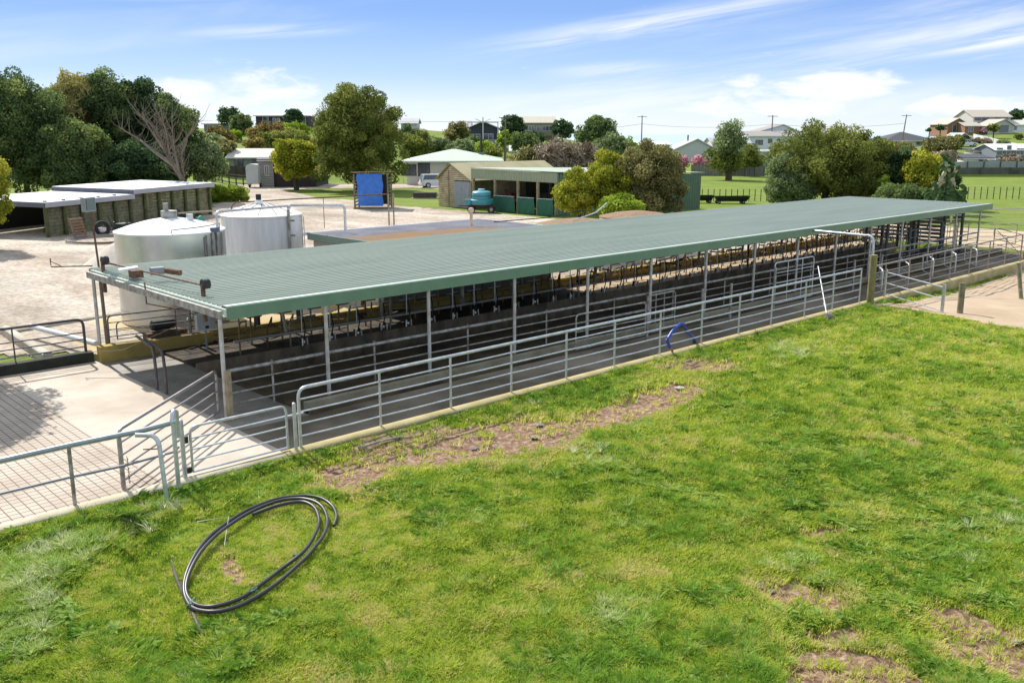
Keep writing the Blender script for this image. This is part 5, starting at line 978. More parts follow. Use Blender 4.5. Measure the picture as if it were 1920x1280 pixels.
board_fence('timber_fence', 'weathered grey timber paling fence along the far side of the paddock', 1296, 1433, 151, 150, 1.75, ribbed('paling_boards', (.24,.22,.18), .15, 0), 8, greyw)
board_fence('panel_fence', 'pale panel fence with dark posts above the stone retaining wall', 1782, 2060, 150.5, 150.5, 1.15, mat('pale_panel', (.36,.38,.33), .8, 0, .15, 1), 9, mat('green_post', (.06,.13,.12), .6), base=.0)
board_fence('retaining_wall', 'low dark mossy retaining wall under the panel fence', 1782, 2060, 147.5, 147.5, 1.15, mat('dark_retaining', (.12,.12,.10), .9, 0, .5, .6), 5)
board_fence('green_fence', 'dark green sheet fence behind the cactus below the hill lawn', 1776, 1822, 165, 165, 1.6, mat('dark_green_sheet', (.05,.12,.10), .7), 3)
board_fence('ramp_wall', 'long white wall stepping down the hill from the brick house', 1824, 1905, 222, 196, 1.25, white_paint, 8)
def rail_fence(name, label, px0, px1, F0, F1, h, m, n, rails):
    A = gnd(px0, F0); B = gnd(px1, F1); t = thing(name, label, 'fence', (A.x, A.y, A.z)); P = [A.lerp(B, k/n) for k in range(n+1)]
    for q in P: q.z = tz(q.x, q.y); MB().obox(q+Vector((0,0,h/2)), (0,0,1), h, .13, .13).build('post', m, t)
    for k in rails: MB().tube([q+Vector((0,0,h*k)) for q in P], .06, 5).build('rail', m, t)
    return t
rail_fence('rail_fence', 'dark timber rail fence with green grass behind it by the road', 404, 470, 125, 121, 1.45, wood_dark, 5, (.9, .55, .2))
rail_fence('rail_fence', 'white rail fence beside the big round tree', 757, 786, 128, 127, 1.7, white_paint, 4, (.95, .6, .3))
board_fence('paling_fence', 'dark paling fence in front of the grey cottage', 400, 470, 131, 130.5, 1.5, wood_dark, 5)
def wire_fence(label, pts, h):
    t = thing('wire_fence', label, 'fence', tuple(pts[0])); 
    for q in pts: MB().tube([q, q+Vector((0,0,h))], .045, 5).build('post', wood_dark, t)
    for k in (.45, .8, .97): MB().tube([q+Vector((0,0,h*k)) for q in pts], .008, 3).build('wire', galv_old, t)
wire_fence('thin wire and batten fence crossing the paddock right of the cactus', [gnd(px, 97) for px in range(1802, 1960, 12)], 1.25)
wire_fence('thin wire and batten fence behind the black trough feeders', [gnd(px, 94) for px in range(1316, 1440, 11)], 1.2)
# power poles and lines
POLES = []
for i, (px, F, ptop, lab) in enumerate(((948, 160, 218, 'timber power pole between the chalet and the dark round tree'), (1202, 225, 217, 'slender power pole left of the green side wall trees'), (1445, 205, 216, 'power pole rising over the white two-storey house'), (1688, 215, 215, 'leaning power pole beside the black-roofed house'))):
    p = gnd(px, F); zt = zrow(ptop, F); t = thing('power_pole', lab, 'power pole', p, 0, 'power poles along the hill'); ln = .7 if i == 3 else 0
    MB().tube([p-Vector((0,0,.3)), Vector((p.x+RT[0]*ln, p.y+RT[1]*ln, zt))], .17, 7, r2=.11).build('pole', mat('pole_timber', (.24,.21,.18), .85), t); top = Vector((p.x+RT[0]*ln, p.y+RT[1]*ln, zt))
    MB().obox(top-Vector((0,0,.25)), rt, 2.2, .1, .12).build('crossarm', wood, t); POLES.append(top)
for i in range(3):
    a_, b_ = POLES[i], POLES[i+1]; pts = [a_.lerp(b_, k/16)-Vector((0,0, 1.9+3.0*4*(k/16)*(1-k/16)*.25)) for k in range(17)]
    tag(MB().tube(pts, .025, 4).build('power_line', darksteel), ['power line sagging between the chalet pole and the slender pole', 'power line between the slender pole and the pole at the white house', 'power line between the white house pole and the leaning pole'][i], 'power line')
pts = [P3(360+k*590/14, 226+.2*k-.0*k, 165) for k in range(15)]; tag(MB().tube(pts, .02, 4).build('power_line', darksteel), 'faint power line passing behind the big round tree', 'power line')
# ------------------------------------------------------------------ foliage
def leaf_mat(name, c0, c1, c2, trans=.48):
    if name in MATS: return MATS[name]
    m = bpy.data.materials.new(name); MATS[name] = m; m.use_nodes = True; nt = m.node_tree; N = nt.nodes; L = nt.links; N.clear()
    o = N.new('ShaderNodeOutputMaterial'); d = N.new('ShaderNodeBsdfDiffuse'); t = N.new('ShaderNodeBsdfTranslucent'); x = N.new('ShaderNodeMixShader'); x.inputs[0].default_value = trans
    a = N.new('ShaderNodeAttribute'); a.attribute_name = 'tint'; r = N.new('ShaderNodeValToRGB'); e = r.color_ramp.elements
    e[0].position = 0; e[0].color = (*c0, 1); e[1].position = 1; e[1].color = (*c2, 1); q = e.new(.5); q.color = (*c1, 1)
    L.new(a.outputs['Fac'], r.inputs[0]); L.new(r.outputs[0], d.inputs[0]); L.new(r.outputs[0], t.inputs[0]); L.new(d.outputs[0], x.inputs[1]); L.new(t.outputs[0], x.inputs[2]); L.new(x.outputs[0], o.inputs[0]); return m
LM = {
 'dark': leaf_mat('dark_evergreen_leaves', (0.066,0.109,0.047), (0.161,0.231,0.081), (0.354,0.404,0.130)),
 'deep': leaf_mat('deep_conifer_leaves', (0.040,0.079,0.034), (0.083,0.147,0.063), (0.197,0.279,0.100)),
 'mid': leaf_mat('olive_leaves', (0.103,0.139,0.037), (0.231,0.267,0.061), (0.461,0.442,0.123)),
 'yellow': leaf_mat('yellow_green_leaves', (0.182,0.220,0.026), (0.391,0.414,0.046), (0.730,0.659,0.115)),
 'gold': leaf_mat('golden_twigs', (.26,.23,.08), (.46,.42,.15), (.62,.56,.24), .3),
 'twig': leaf_mat('brown_twigs', (0.170,0.128,0.085), (0.340,0.261,0.185), (0.512,0.419,0.313), .05),
 'greytree': leaf_mat('grey_green_leaves', (0.121,0.168,0.078), (0.240,0.307,0.132), (0.458,0.513,0.243)),
 'brownleaf': leaf_mat('brownish_leaves', (0.113,0.114,0.044), (0.271,0.253,0.098), (0.543,0.506,0.215)),
 'lime': leaf_mat('lime_leaves', (0.144,0.215,0.025), (0.306,0.412,0.041), (0.503,0.609,0.103)),
 'rust': leaf_mat('rusty_leaves', (0.121,0.092,0.036), (0.293,0.221,0.074), (0.482,0.405,0.146)),
 'pink': leaf_mat('pink_blossom', (0.414,0.166,0.193), (0.759,0.386,0.455), (0.800,0.690,0.759)),
}
def leaf_mesh(name, pos, nrm, size, tint, m, par, rng, aspect=1.5):
    n = len(pos); t = rng.normal(size=(n, 3)); nn = nrm+.55*rng.normal(size=(n, 3)); nn /= np.linalg.norm(nn, axis=1, keepdims=True)+1e-9
    a = np.cross(nn, t); a /= np.linalg.norm(a, axis=1, keepdims=True)+1e-9; b = np.cross(nn, a); s = (size*rng.uniform(.6, 1.35, n))[:, None]
    wd = s/aspect**.5*.5; ln = s*aspect**.5*.5
    V = np.stack([pos-a*wd*.6-b*ln*.3, pos+a*wd-b*ln*.1+nn*wd*.3, pos+b*ln, pos-a*wd+b*ln*.2-nn*wd*.2], 1) if aspect < 3 else np.stack([pos-a*wd-b*ln, pos+a*wd-b*ln, pos+a*wd*.4+b*ln, pos-a*wd*.4+b*ln], 1)
    me = bpy.data.meshes.new(name); me.vertices.add(4*n); me.vertices.foreach_set('co', V.astype(np.float32).ravel()); me.loops.add(4*n); me.loops.foreach_set('vertex_index', np.arange(4*n)); me.polygons.add(n)
    me.polygons.foreach_set('loop_start', np.arange(n)*4); me.polygons.foreach_set('loop_total', np.full(n, 4)); me.update(calc_edges=True)
    at = me.attributes.new('tint', 'FLOAT', 'FACE'); at.data.foreach_set('value', tint.astype(np.float32)); me.materials.append(m)
    o = bpy.data.objects.new(name, me); COL.objects.link(o); o.parent = par; return o
def crown(par, c, rx, ry, rz, leaf, m, seed, lump=.26, nl=None, fill=.12, cover=2.0, aspect=1.5, egg=0., name='crown', squash=1., flat_bottom=.0, skirt=.55):
    """foliage: clumps spread over the ellipsoid's shell, leaves over each clump; c is local to par"""
    rng = np.random.default_rng(seed); R = (rx*ry*rz)**(1/3.); K = nl or int(min(260, max(16, 5.6/(lump*lump))))
    u = rng.normal(size=(K, 3)); u /= np.linalg.norm(u, axis=1, keepdims=True); pass
    rad = rng.uniform(.50, .92, K); rad[:K//6] = rng.uniform(.1, .5, K//6)
    C = u*rad[:, None]; k = 1-egg*np.clip(C[:, 2], -1, 1); low_ = C[:, 2] < 0; k = k*np.where(low_, 1+skirt*(1/np.sqrt(np.maximum(.12, 1-C[:, 2]**2))-1), 1); C[:, 0] *= k; C[:, 1] *= k; C *= np.array([rx, ry, rz]); cr = lump*R*rng.uniform(.65, 1.35, K)
    ct_ = rng.uniform(0, 1, K)
    area = 4*pi*cr**2; n = int(min(70000, cover*area.sum()/leaf**2)); pick = rng.choice(K, n, p=area/area.sum())
    v = rng.normal(size=(n, 3)); v /= np.linalg.norm(v, axis=1, keepdims=True); rr = rng.uniform(.55, 1.06, n)**.7; rr *= 1+.25*(rng.random(n) < .06)
    P = C[pick]+v*(cr[pick]*rr)[:, None]*np.array([1, 1, .85*squash]); tint = np.clip(.46+.62*(ct_[pick]-.5)+.22*rng.normal(size=n), 0, 1)
    if flat_bottom: P[:, 2] = np.maximum(P[:, 2], -rz*flat_bottom+rng.uniform(-.2, .2, n))
    nf = int(n*fill); w_ = rng.normal(size=(nf, 3)); w_ /= np.linalg.norm(w_, axis=1, keepdims=True); P2 = w_*(rng.uniform(.0, .75, nf)**.5)[:, None]*np.array([rx, ry, rz])
    P = np.concatenate([P, P2])+np.array(c); v = np.concatenate([v, w_]); tint = np.concatenate([tint, rng.uniform(.1, .6, nf)])
    return leaf_mesh(name, P, v, leaf, tint, m, par, rng, aspect)
def limbs(par, h0, h1, r, spread, seed, n=5, m=None, z0=0., stems=1, lean=0.):
    random.seed(seed); b = MB(); 
    for s in range(stems):
        ox = random.uniform(-.25, .25)*(stems > 1); oy = random.uniform(-.25, .25)*(stems > 1); a0 = random.uniform(0, 6.28); k = spread*.25*(stems > 1)
        pts = [(ox, oy, z0-.3), (ox*1.2+lean*.3, oy, z0+(h0-z0)*.5), (ox+cos(a0)*k+lean, oy+sin(a0)*k, h0)]; b.tube(pts, [r*1.25, r, r*.85], 8)
        for i in range(n):
            a = 2*pi*i/n+random.uniform(-.4, .4); e = spread*random.uniform(.5, 1); p = Vector(pts[-1]); q = Vector((p.x+cos(a)*e*.5, p.y+sin(a)*e*.5, h0+(h1-h0)*.35)); e2 = Vector((p.x+cos(a)*e, p.y+sin(a)*e, h0+(h1-h0)*random.uniform(.6, .95)))
            b.tube([p, q, e2], [r*.6, r*.38, r*.12], 6, cap=False); q2 = q+Vector((random.uniform(-1, 1), random.uniform(-1, 1), 1))*spread*.35; b.tube([q, q2], [r*.3, r*.08], 5, cap=False)
    return b.build('trunk', m or bark, par, False)
SEED = [100]
def tree(name, label, px, F, top, bot, hw, kind, trunk=True, group=None, lump=.26, egg=0., deep=1., cat='tree', leafk=1., stems=1, aspect=1.5, cover=2.0, tr=None, lim=None, extra=(), fill=.12, basez=None, tbark=None):
    SEED[0] += 1; p = gnd(px, F); zt = zrow(top, F); zb = max(zrow(bot, F), p.z-.1); R = hw/FPX*F; t = thing(name, label, cat, p, 0, group); cz = (zt+zb)/2-p.z; rz = (zt-zb)/2; leaf = max(.12, F*.0023)*leafk
    crown(t, (0, 0, cz), R*.98, R*.98*deep, rz*1.0, leaf, LM[kind], SEED[0], lump, egg=egg, aspect=aspect, cover=cover, fill=fill)
    for (dx, z, r, kd) in extra: crown(t, (RT[0]*dx*R, RT[1]*dx*R, cz+z*rz), R*r, R*r, rz*r, leaf, LM[kd], SEED[0]+500, .34, cover=cover)
    if trunk: limbs(t, max(.4, min(cz-rz*.55, zb-p.z+rz*.35)), cz+rz*.55, tr or max(.12, R*.06), R*.6, SEED[0], stems=stems, n=5, m=tbark)
    return t
# left dark shelter belt
g = 'dark trees of the left shelter belt'
tree('evergreen_tree', 'tall dark evergreen at the far left with two rounded tops', 55, 86, 122, 372, 95, 'dark', group=g, lump=.20, extra=((-.6, .35, .5, 'mid'),))
tree('evergreen_tree', 'dark evergreen left of the golden bare crown', 112, 90, 150, 368, 60, 'dark', group=g, lump=.22)
tree('evergreen_tree', 'lower dark tree behind the left white bunker roof', 150, 84, 215, 378, 70, 'dark', group=g, lump=.2)
tree('golden_tree', 'bare tree with golden yellow twigs between the dark evergreens', 163, 91, 135, 235, 52, 'gold', lump=.3, aspect=5, leafk=1.5, cover=1.0, fill=.5)
tree('evergreen_tree', 'tallest dark evergreen right of the golden crown', 222, 92, 114, 372, 62, 'dark', group=g, lump=.20)
tree('evergreen_tree', 'dark evergreen with ragged spires behind the leaning bare tree', 283, 93, 140, 368, 56, 'deep', group=g, lump=.18)
tree('evergreen_tree', 'rightmost dark evergreen of the shelter belt', 335, 92, 172, 345, 50, 'dark', group=g, lump=.22)
tree('evergreen_tree', 'dark lower tree under the leaning bare trunks', 258, 86, 255, 372, 75, 'deep', group=g, lump=.22)
tree('evergreen_tree', 'dark bushy tree beyond the left frame edge', -60, 84, 150, 385, 80, 'dark', group=g, lump=.2)
for i, (px, top) in enumerate(((262, 138), (278, 134), (250, 128))): tree('cypress', ['thin dark spire just left of the gap in the belt', 'thin dark spire at the gap in the belt', 'thin dark spire on top of the tallest evergreen'][i], px, 92, top, 230, 6, 'deep', trunk=False, lump=.5, group='thin dark spires')
# leaning bare tree
t = thing('bare_tree', 'leaning leafless tree with pale forked trunks in front of the dark evergreens', 'tree', gnd(342, 80)); p0 = gnd(342, 80); random.seed(77); b = MB()
def lp3(px, py, F=80): return P3(px, py, F)-p0
for pts, r in (([(342,338),(325,310),(290,285),(262,262),(225,240)], .22), ([(342,338),(322,300),(305,268),(288,238),(262,215)], .2), ([(341,336),(328,290),(318,255),(300,225)], .15), ([(344,336),(340,290),(352,255),(375,225)], .13), ([(320,300),(300,270),(270,225),(240,190)], .12), ([(318,290),(310,240),(290,200)], .10), ([(335,320),(325,270),(322,220)], .1)):
    P = [lp3(a, c, 80+random.uniform(-1.2, 1.2)) for a, c in pts]; b.tube(P, [r*(1-.75*i/(len(P)-1)) for i in range(len(P))], 6)
    for k in range(1, len(P)):
        for _ in range(9):
            q = P[k-1].lerp(P[k], random.random()); e = Vector((random.uniform(-1, 1), random.uniform(-1, 1), random.uniform(.2, 1.3)))*1.3; b.tube([q, q+e*.6, q+e+Vector((0,0,.4))], [.03, .018, .008], 4, cap=False)
b.build('trunk', bark_grey, t, False)
tree('broadleaf_tree', 'grey-green bushy tree right of the leaning bare tree', 390, 92, 262, 345, 38, 'greytree', lump=.3, cover=1.7)
tree('willow', 'yellow-green tree hanging in at the left frame edge', -32, 54, 262, 440, 62, 'yellow', lump=.22)
# near tree outside the left edge that shades the yard
t = thing('shade_tree', 'tree standing just outside the left frame edge, its shadow on the yard', 'tree', (5.1, 31.4, 0)); crown(t, (0, 0, 6.4), 2.75, 2.75, 2.4, .17, LM['yellow'], 8, .26, cover=1.5); limbs(t, 2.6, 6, .16, 2, 5)
# big round tree and neighbours
tree('round_tree', 'large dense round-topped tree in the middle distance', 672, 111, 142, 364, 94, 'mid', lump=.13, egg=.2, leafk=.85, stems=4, tr=.2, cover=2.6, fill=.3, extra=())
tree('small_tree', 'small round yellow-green tree before the dark brown shed', 556, 113, 255, 340, 48, 'yellow', lump=.22, tr=.3, cover=1.9)
def px_bush(label, px, F, top, bot, hw, kind, grp='shrubs on the hill', name='shrub', **k): return tree(name, label, px, F, top, bot, hw, kind, trunk=False, group=grp, cat='shrub', lump=.36, **k)
for (lab, *a) in (('olive shrub crowning the mound left of the big tree', 505, 170, 231, 275, 38, 'rust'), ('green shrub on the right of the mound', 553, 172, 232, 262, 30, 'lime'), ('brown-green shrub in the middle of the mound', 530, 160, 245, 285, 40, 'mid'),
    ('yellowish shrub low on the mound', 575, 150, 250, 300, 30, 'mid'), ('pale reedy shrub beside the hill track', 478, 150, 255, 285, 18, 'rust'), ('rusty shrub left of the hill track', 415, 160, 236, 282, 25, 'rust'), ('brown shrub behind the grey-green tree', 425, 140, 262, 296, 22, 'brownleaf'), ('green shrub at the top of the hill track', 440, 178, 244, 262, 14, 'lime'), ('dense shrub above the cottage roof', 400, 150, 250, 300, 30, 'greytree')): px_bush(lab, *a)
tree('pine_tree', 'dark spreading pine on the skyline left of the round hill tree', 432, 195, 202, 232, 20, 'deep', lump=.4)
tree('round_tree', 'dark green ball-shaped tree on the skyline', 453, 182, 212, 252, 21, 'dark', lump=.25)
tree('pine_tree', 'dark tree standing before the purple hilltop house', 551, 196, 201, 240, 18, 'deep', lump=.35, egg=.4)
for (lab, *a) in (('dense olive tree right of the big round tree', 785, 150, 246, 300, 34, 'mid'), ('dark tree just right of the big round tree', 768, 160, 234, 300, 22, 'dark'), ('grey-green tree behind the mint roof on its left', 828, 150, 258, 296, 30, 'greytree'), ('pale green bushy tree behind the mint roof', 868, 146, 262, 296, 30, 'greytree'), ('rusty brown tree left of the chalet', 858, 168, 229, 275, 24, 'brownleaf'), ('low dark tree under the chalet', 890, 160, 255, 292, 24, 'dark'), ('bright green bush below the chalet', 912, 156, 262, 300, 22, 'lime'), ('green bush behind the flue of the mint roof', 925, 150, 276, 296, 18, 'mid'), ('lime tree by the timber power pole', 946, 168, 245, 278, 14, 'lime'),
    ('dark hedge-like tree right of the timber power pole', 985, 160, 250, 285, 30, 'dark'), ('round dark tree under the beige house', 1000, 182, 246, 275, 22, 'deep')): tree('broadleaf_tree', lab, *a, group='trees on the middle hill', lump=.3)
tree('round_tree', 'smooth dark dome-shaped tree between the chalet and the beige house', 961, 205, 213, 262, 25, 'deep', lump=.2, egg=.2)
tree('round_tree', 'smaller dark round tree right of the beige house', 1054, 206, 223, 262, 21, 'deep', lump=.25)
tree('broadleaf_tree', 'broad dark tree on the skyline right of the small round tree', 1117, 172, 217, 285, 41, 'dark', lump=.24)
tree('broadleaf_tree', 'olive tree in front of the broad dark skyline tree', 1150, 155, 249, 300, 38, 'greytree', lump=.28)
tree('pine_tree', 'pale pointed tree by the slender power pole', 1181, 185, 258, 290, 10, 'lime', lump=.4)
tree('shrub', 'low hedge behind the slender power pole', 1225, 150, 276, 310, 45, 'greytree', lump=.3, trunk=False, cat='shrub')
# bare brown shrub mass
for i, (px, top, hw, kd) in enumerate(((988, 280, 38, 'brownleaf'), (1040, 262, 48, 'twig'), (1090, 272, 38, 'twig'))): tree('bare_shrub', ['greyish brown shrub at the left of the bare thicket', 'tallest bare brown twiggy shrub behind the pole shed', 'bare brown twiggy shrub nearest the green trees'][i], px, 106, top, 340, hw, kd, group='bare brown thicket behind the pole shed', lump=.3, aspect=7, leafk=1.7, cover=.8, fill=.5, cat='shrub', stems=4, tr=.09, tbark=bark_grey)
# trees in front of the green shed
tree('broadleaf_tree', 'yellow-green bushy tree against the green shed wall', 1086, 69, 318, 402, 50, 'yellow', lump=.22)
tree('broadleaf_tree', 'higher yellow-green tree beside the brownish tree', 1148, 70, 284, 402, 64, 'yellow', lump=.2)
tree('broadleaf_tree', 'large brownish green tree covering most of the green side wall', 1220, 69, 262, 402, 70, 'brownleaf', lump=.2, extra=((-.2, -.5, .55, 'mid'),))
tree('shrub', 'bright green low shrub under the brownish tree', 1165, 63, 368, 408, 50, 'lime', trunk=False, lump=.3, cat='shrub')
# paddock tree
tree('paddock_tree', 'lone open-crowned tree with a forked trunk in the far paddock', 1366, 136, 226, 292, 28, 'greytree', lump=.42, cover=1.0, fill=.05, tr=.42, lim=1)
tree('paddock_tree', 'lower leafy half of the lone paddock tree', 1358, 137, 268, 322, 36, 'mid', trunk=False, lump=.35, cover=1.0)
tree('shrub', 'round green bush behind the lone paddock tree', 1402, 148, 270, 316, 26, 'mid', lump=.3, cat='shrub', trunk=False)
for i, (px, hw) in enumerate(((1311, 17), (1278, 12), (1424, 8))): tree('blossom_tree', ['larger pink blossom tree at the paling fence', 'smaller pink blossom tree behind the brownish tree', 'tiny pale blossom bush by the pale green garage'][i], px, 156, 290, 316, hw, 'pink' if i < 2 else 'brownleaf', lump=.4, group='blossom trees')
# right trees
tree('broadleaf_tree', 'very large broad tree behind the right part of the shed roof', 1545, 84, 224, 394, 120, 'mid', lump=.14, cover=1.8, leafk=.9)
tree('broadleaf_tree', 'right shoulder of the very large broad tree', 1612, 84, 240, 392, 56, 'mid', lump=.22)
tree('broadleaf_tree', 'left skirt of the very large broad tree', 1478, 82, 285, 392, 50, 'greytree', lump=.22)
tree('conifer', 'dark green conifer right of the very large tree', 1686, 82, 274, 392, 34, 'deep', lump=.22, egg=.2)
tree('conifer', 'golden green conifer left of the cactus', 1724, 80, 274, 392, 42, 'yellow', lump=.2, egg=.15)
tree('conifer', 'dark conifer just behind the cactus', 1754, 84, 282, 392, 36, 'deep', lump=.22)
tree('shrub', 'dark shrub filling under the conifers', 1690, 76, 345, 392, 60, 'dark', lump=.25, cat='shrub', trunk=False)
tree('shrub', 'small lime shrub between the large tree and the conifers', 1652, 80, 328, 385, 14, 'lime', lump=.4, cat='shrub', trunk=False)
# hillside bits on the right
for (lab, *a) in (('brown shrub bank below the black-roofed house', 1680, 180, 268, 305, 38, 'brownleaf'), ('dark shrub bank behind the conifers', 1640, 170, 262, 310, 34, 'greytree'), ('shrub bank above the green fence', 1762, 190, 257, 292, 36, 'brownleaf'), ('tall brown shrub left of the hill garage', 1788, 200, 254, 285, 18, 'mid'), ('scrubby bush in front of the green fence', 1768, 160, 282, 320, 26, 'twig'), ('brown shrub at the right edge below the grey-blue house', 1893, 155, 292, 312, 24, 'twig'), ('dark bush beside the ramp wall', 1880, 200, 262, 280, 12, 'greytree'), ('scrub on the bank under the white wall', 1842, 212, 262, 272, 26, 'twig')): px_bush(lab, *a, grp='scrub on the right hill')
tree('pine_tree', 'flat-topped pine on the skyline left of the brick house', 1761, 225, 235, 243, 9, 'deep', lump=.5, tr=.15)
tree('pine_tree', 'tiny flat-topped pine beside the leaning power pole', 1740, 225, 241, 246, 4, 'deep', lump=.6, tr=.1)
tree('pine_tree', 'dark tree rising behind the brick house at the right', 1902, 255, 206, 226, 14, 'deep', lump=.4)
tree('cabbage_tree', 'small spiky tree before the garage doors of the brick house', 1862, 222, 233, 246, 11, 'mid', lump=.4, tr=.15)
tree('cabbage_tree', 'small spiky tree at the right edge by the brick garage', 1909, 218, 252, 262, 8, 'mid', lump=.4, tr=.12)
# bright green hedge at the bunker's end
p = gnd(420, 93); t = thing('hedge', 'bright green leafy hedge clump at the end of the bunker', 'hedge', p); 
for k in range(4): crown(t, (RT[0]*(-1.4+k*1.0), RT[1]*(-1.4+k*1.0), .75), .95, .9, .8, .14, LM['lime'], 900+k, .4, name='foliage')
# prickly pear cactus
pad_m = mat('cactus_pad', (.10,.17,.06), .7, 0, .35, 2, (.04,.08,.03), spec=.2); pad_p = mat('pale_cactus_pad', (.46,.40,.26), .7, 0, .3, 2)
pc = gnd(1765, 73); t = thing('prickly_pear', 'tall prickly pear cactus with broad pads beside the conifers', 'cactus', pc); random.seed(15)
def pad(c, d, L_, m):
    d = Vector(d).normalized(); e = d.cross(Vector((random.uniform(-.4,.4)+FW[0], random.uniform(-.4,.4)+FW[1], .1))).normalized(); n = d.cross(e); vs = []; N1 = 12; b = MB(); base = Vector(c)
    for z, s in ((-.03, .75), (-.045, 1), (.045, 1), (.03, .75)):
        for k in range(N1):
            a = 2*pi*k/N1; vs.append(base+d*(L_/2)*(1+cos(a)*s)+e*(L_*.34*sin(a)*s)*(1+.2*cos(a))+n*z*1.6)
    fs = [tuple(range(N1-1, -1, -1)), tuple(3*N1+k for k in range(N1))]+[(i*N1+k, i*N1+(k+1) % N1, (i+1)*N1+(k+1) % N1, (i+1)*N1+k) for i in range(3) for k in range(N1)]
    b.add(vs, fs, True).build('pad', m, t, False); return base+d*L_*.95
tipz = zrow(300, 73)-pc.z
for s in range(22):
    r0 = random.uniform(-1.6, 1.7); q = Vector((RT[0]*r0+random.uniform(-.5,.5), RT[1]*r0, .0)); hh = (tipz if abs(r0+.1) < .6 else 2.3+random.uniform(-.4, .5)); k = 0
    while q.z < hh*.9 and k < 10:
        d = Vector((RT[0]*random.uniform(-.5, .5), RT[1]*random.uniform(-.5, .5)+random.uniform(-.3,.3), 1)); q2 = pad(q, d, random.uniform(.36, .55), pad_p if (q.z > 2.4 and random.random() < .5) else pad_m)
        if random.random() < .45: pad(q2-Vector((0,0,.1)), (RT[0]*random.choice((-1, 1)), RT[1]*random.choice((-1, 1)), .6), .5, pad_m)
        q = q2; k += 1
MB().tube([(0,0,-.2), (0,0,1.2), (.05,0,2.6)], [.2,.16,.1], 8).build('stem', bark_grey, t, False)

# ------------------------------------------------------------------ grass (uncountable)
def blade_mesh(name, n, h0, h1, wd, spread, lean, seed, m, leafy=False):
    rng = np.random.default_rng(seed); b = MB()
    for i in range(n):
        a = rng.uniform(0, 2*pi); r = spread*rng.random()**.6; x, y = r*cos(a), r*sin(a); h = rng.uniform(h0, h1); fa = a+rng.normal()*.7; ln = h*lean*rng.uniform(.4, 1.4); dx, dy = cos(fa), sin(fa); px_, py_ = -dy*wd/2, dx*wd/2
        if leafy:
            w2 = wd*rng.uniform(.7, 1.3)/2; qx, qy = -dy*w2, dx*w2
            b.add([(x,y,.005),(x+dx*ln*.45-qx,y+dy*ln*.45-qy,h*.55),(x+dx*ln,y+dy*ln,h*.62),(x+dx*ln*.45+qx,y+dy*ln*.45+qy,h*.55),(x+dx*ln*.5,y+dy*ln*.5,h*.45)], [(0,1,4),(0,4,3),(1,2,4),(4,2,3)])
        else: b.add([(x-px_,y-py_,-.01),(x+px_,y+py_,-.01),(x+dx*ln*.35+px_*.8,y+dy*ln*.35+py_*.8,h*.6),(x+dx*ln*.35-px_*.8,y+dy*ln*.35-py_*.8,h*.6),(x+dx*ln,y+dy*ln,h)], [(0,1,2,3),(3,2,4)])
    me = bpy.data.meshes.new(name); me.from_pydata(b.v, [], b.f); me.materials.append(m); return bpy.data.objects.new(name, me)
def grass_mat(name, stops, trans=.5):
    m = bpy.data.materials.new(name); m.use_nodes = True; nt = m.node_tree; N = nt.nodes; L = nt.links; N.clear()
    o = N.new('ShaderNodeOutputMaterial'); d = N.new('ShaderNodeBsdfDiffuse'); t = N.new('ShaderNodeBsdfTranslucent'); x = N.new('ShaderNodeMixShader'); x.inputs[0].default_value = trans
    a = N.new('ShaderNodeAttribute'); a.attribute_type = 'INSTANCER'; a.attribute_name = 'tint'; r = N.new('ShaderNodeValToRGB'); e = r.color_ramp.elements
    e[0].position = stops[0][0]; e[0].color = (*stops[0][1], 1); e[1].position = stops[-1][0]; e[1].color = (*stops[-1][1], 1)
    for p, c in stops[1:-1]: q = e.new(p); q.color = (*c, 1)
    L.new(a.outputs['Fac'], r.inputs[0]); L.new(r.outputs[0], d.inputs[0]); L.new(r.outputs[0], t.inputs[0]); L.new(d.outputs[0], x.inputs[1]); L.new(t.outputs[0], x.inputs[2]); L.new(x.outputs[0], o.inputs[0]); return m
gm = grass_mat('grass_blades', [(0, (.06,.15,.022)), (.25, (.19,.33,.035)), (.5, (.40,.52,.06)), (.78, (.60,.64,.10)), (1, (.66,.57,.27))])
gt = grass_mat('tall_grass_blades', [(0, (.10,.24,.03)), (.5, (.28,.46,.06)), (.8, (.48,.60,.18)), (1, (.70,.72,.46))])
gw = grass_mat('weed_leaves', [(0, (.10,.22,.03)), (.5, (.21,.36,.045)), (1, (.42,.56,.16))])
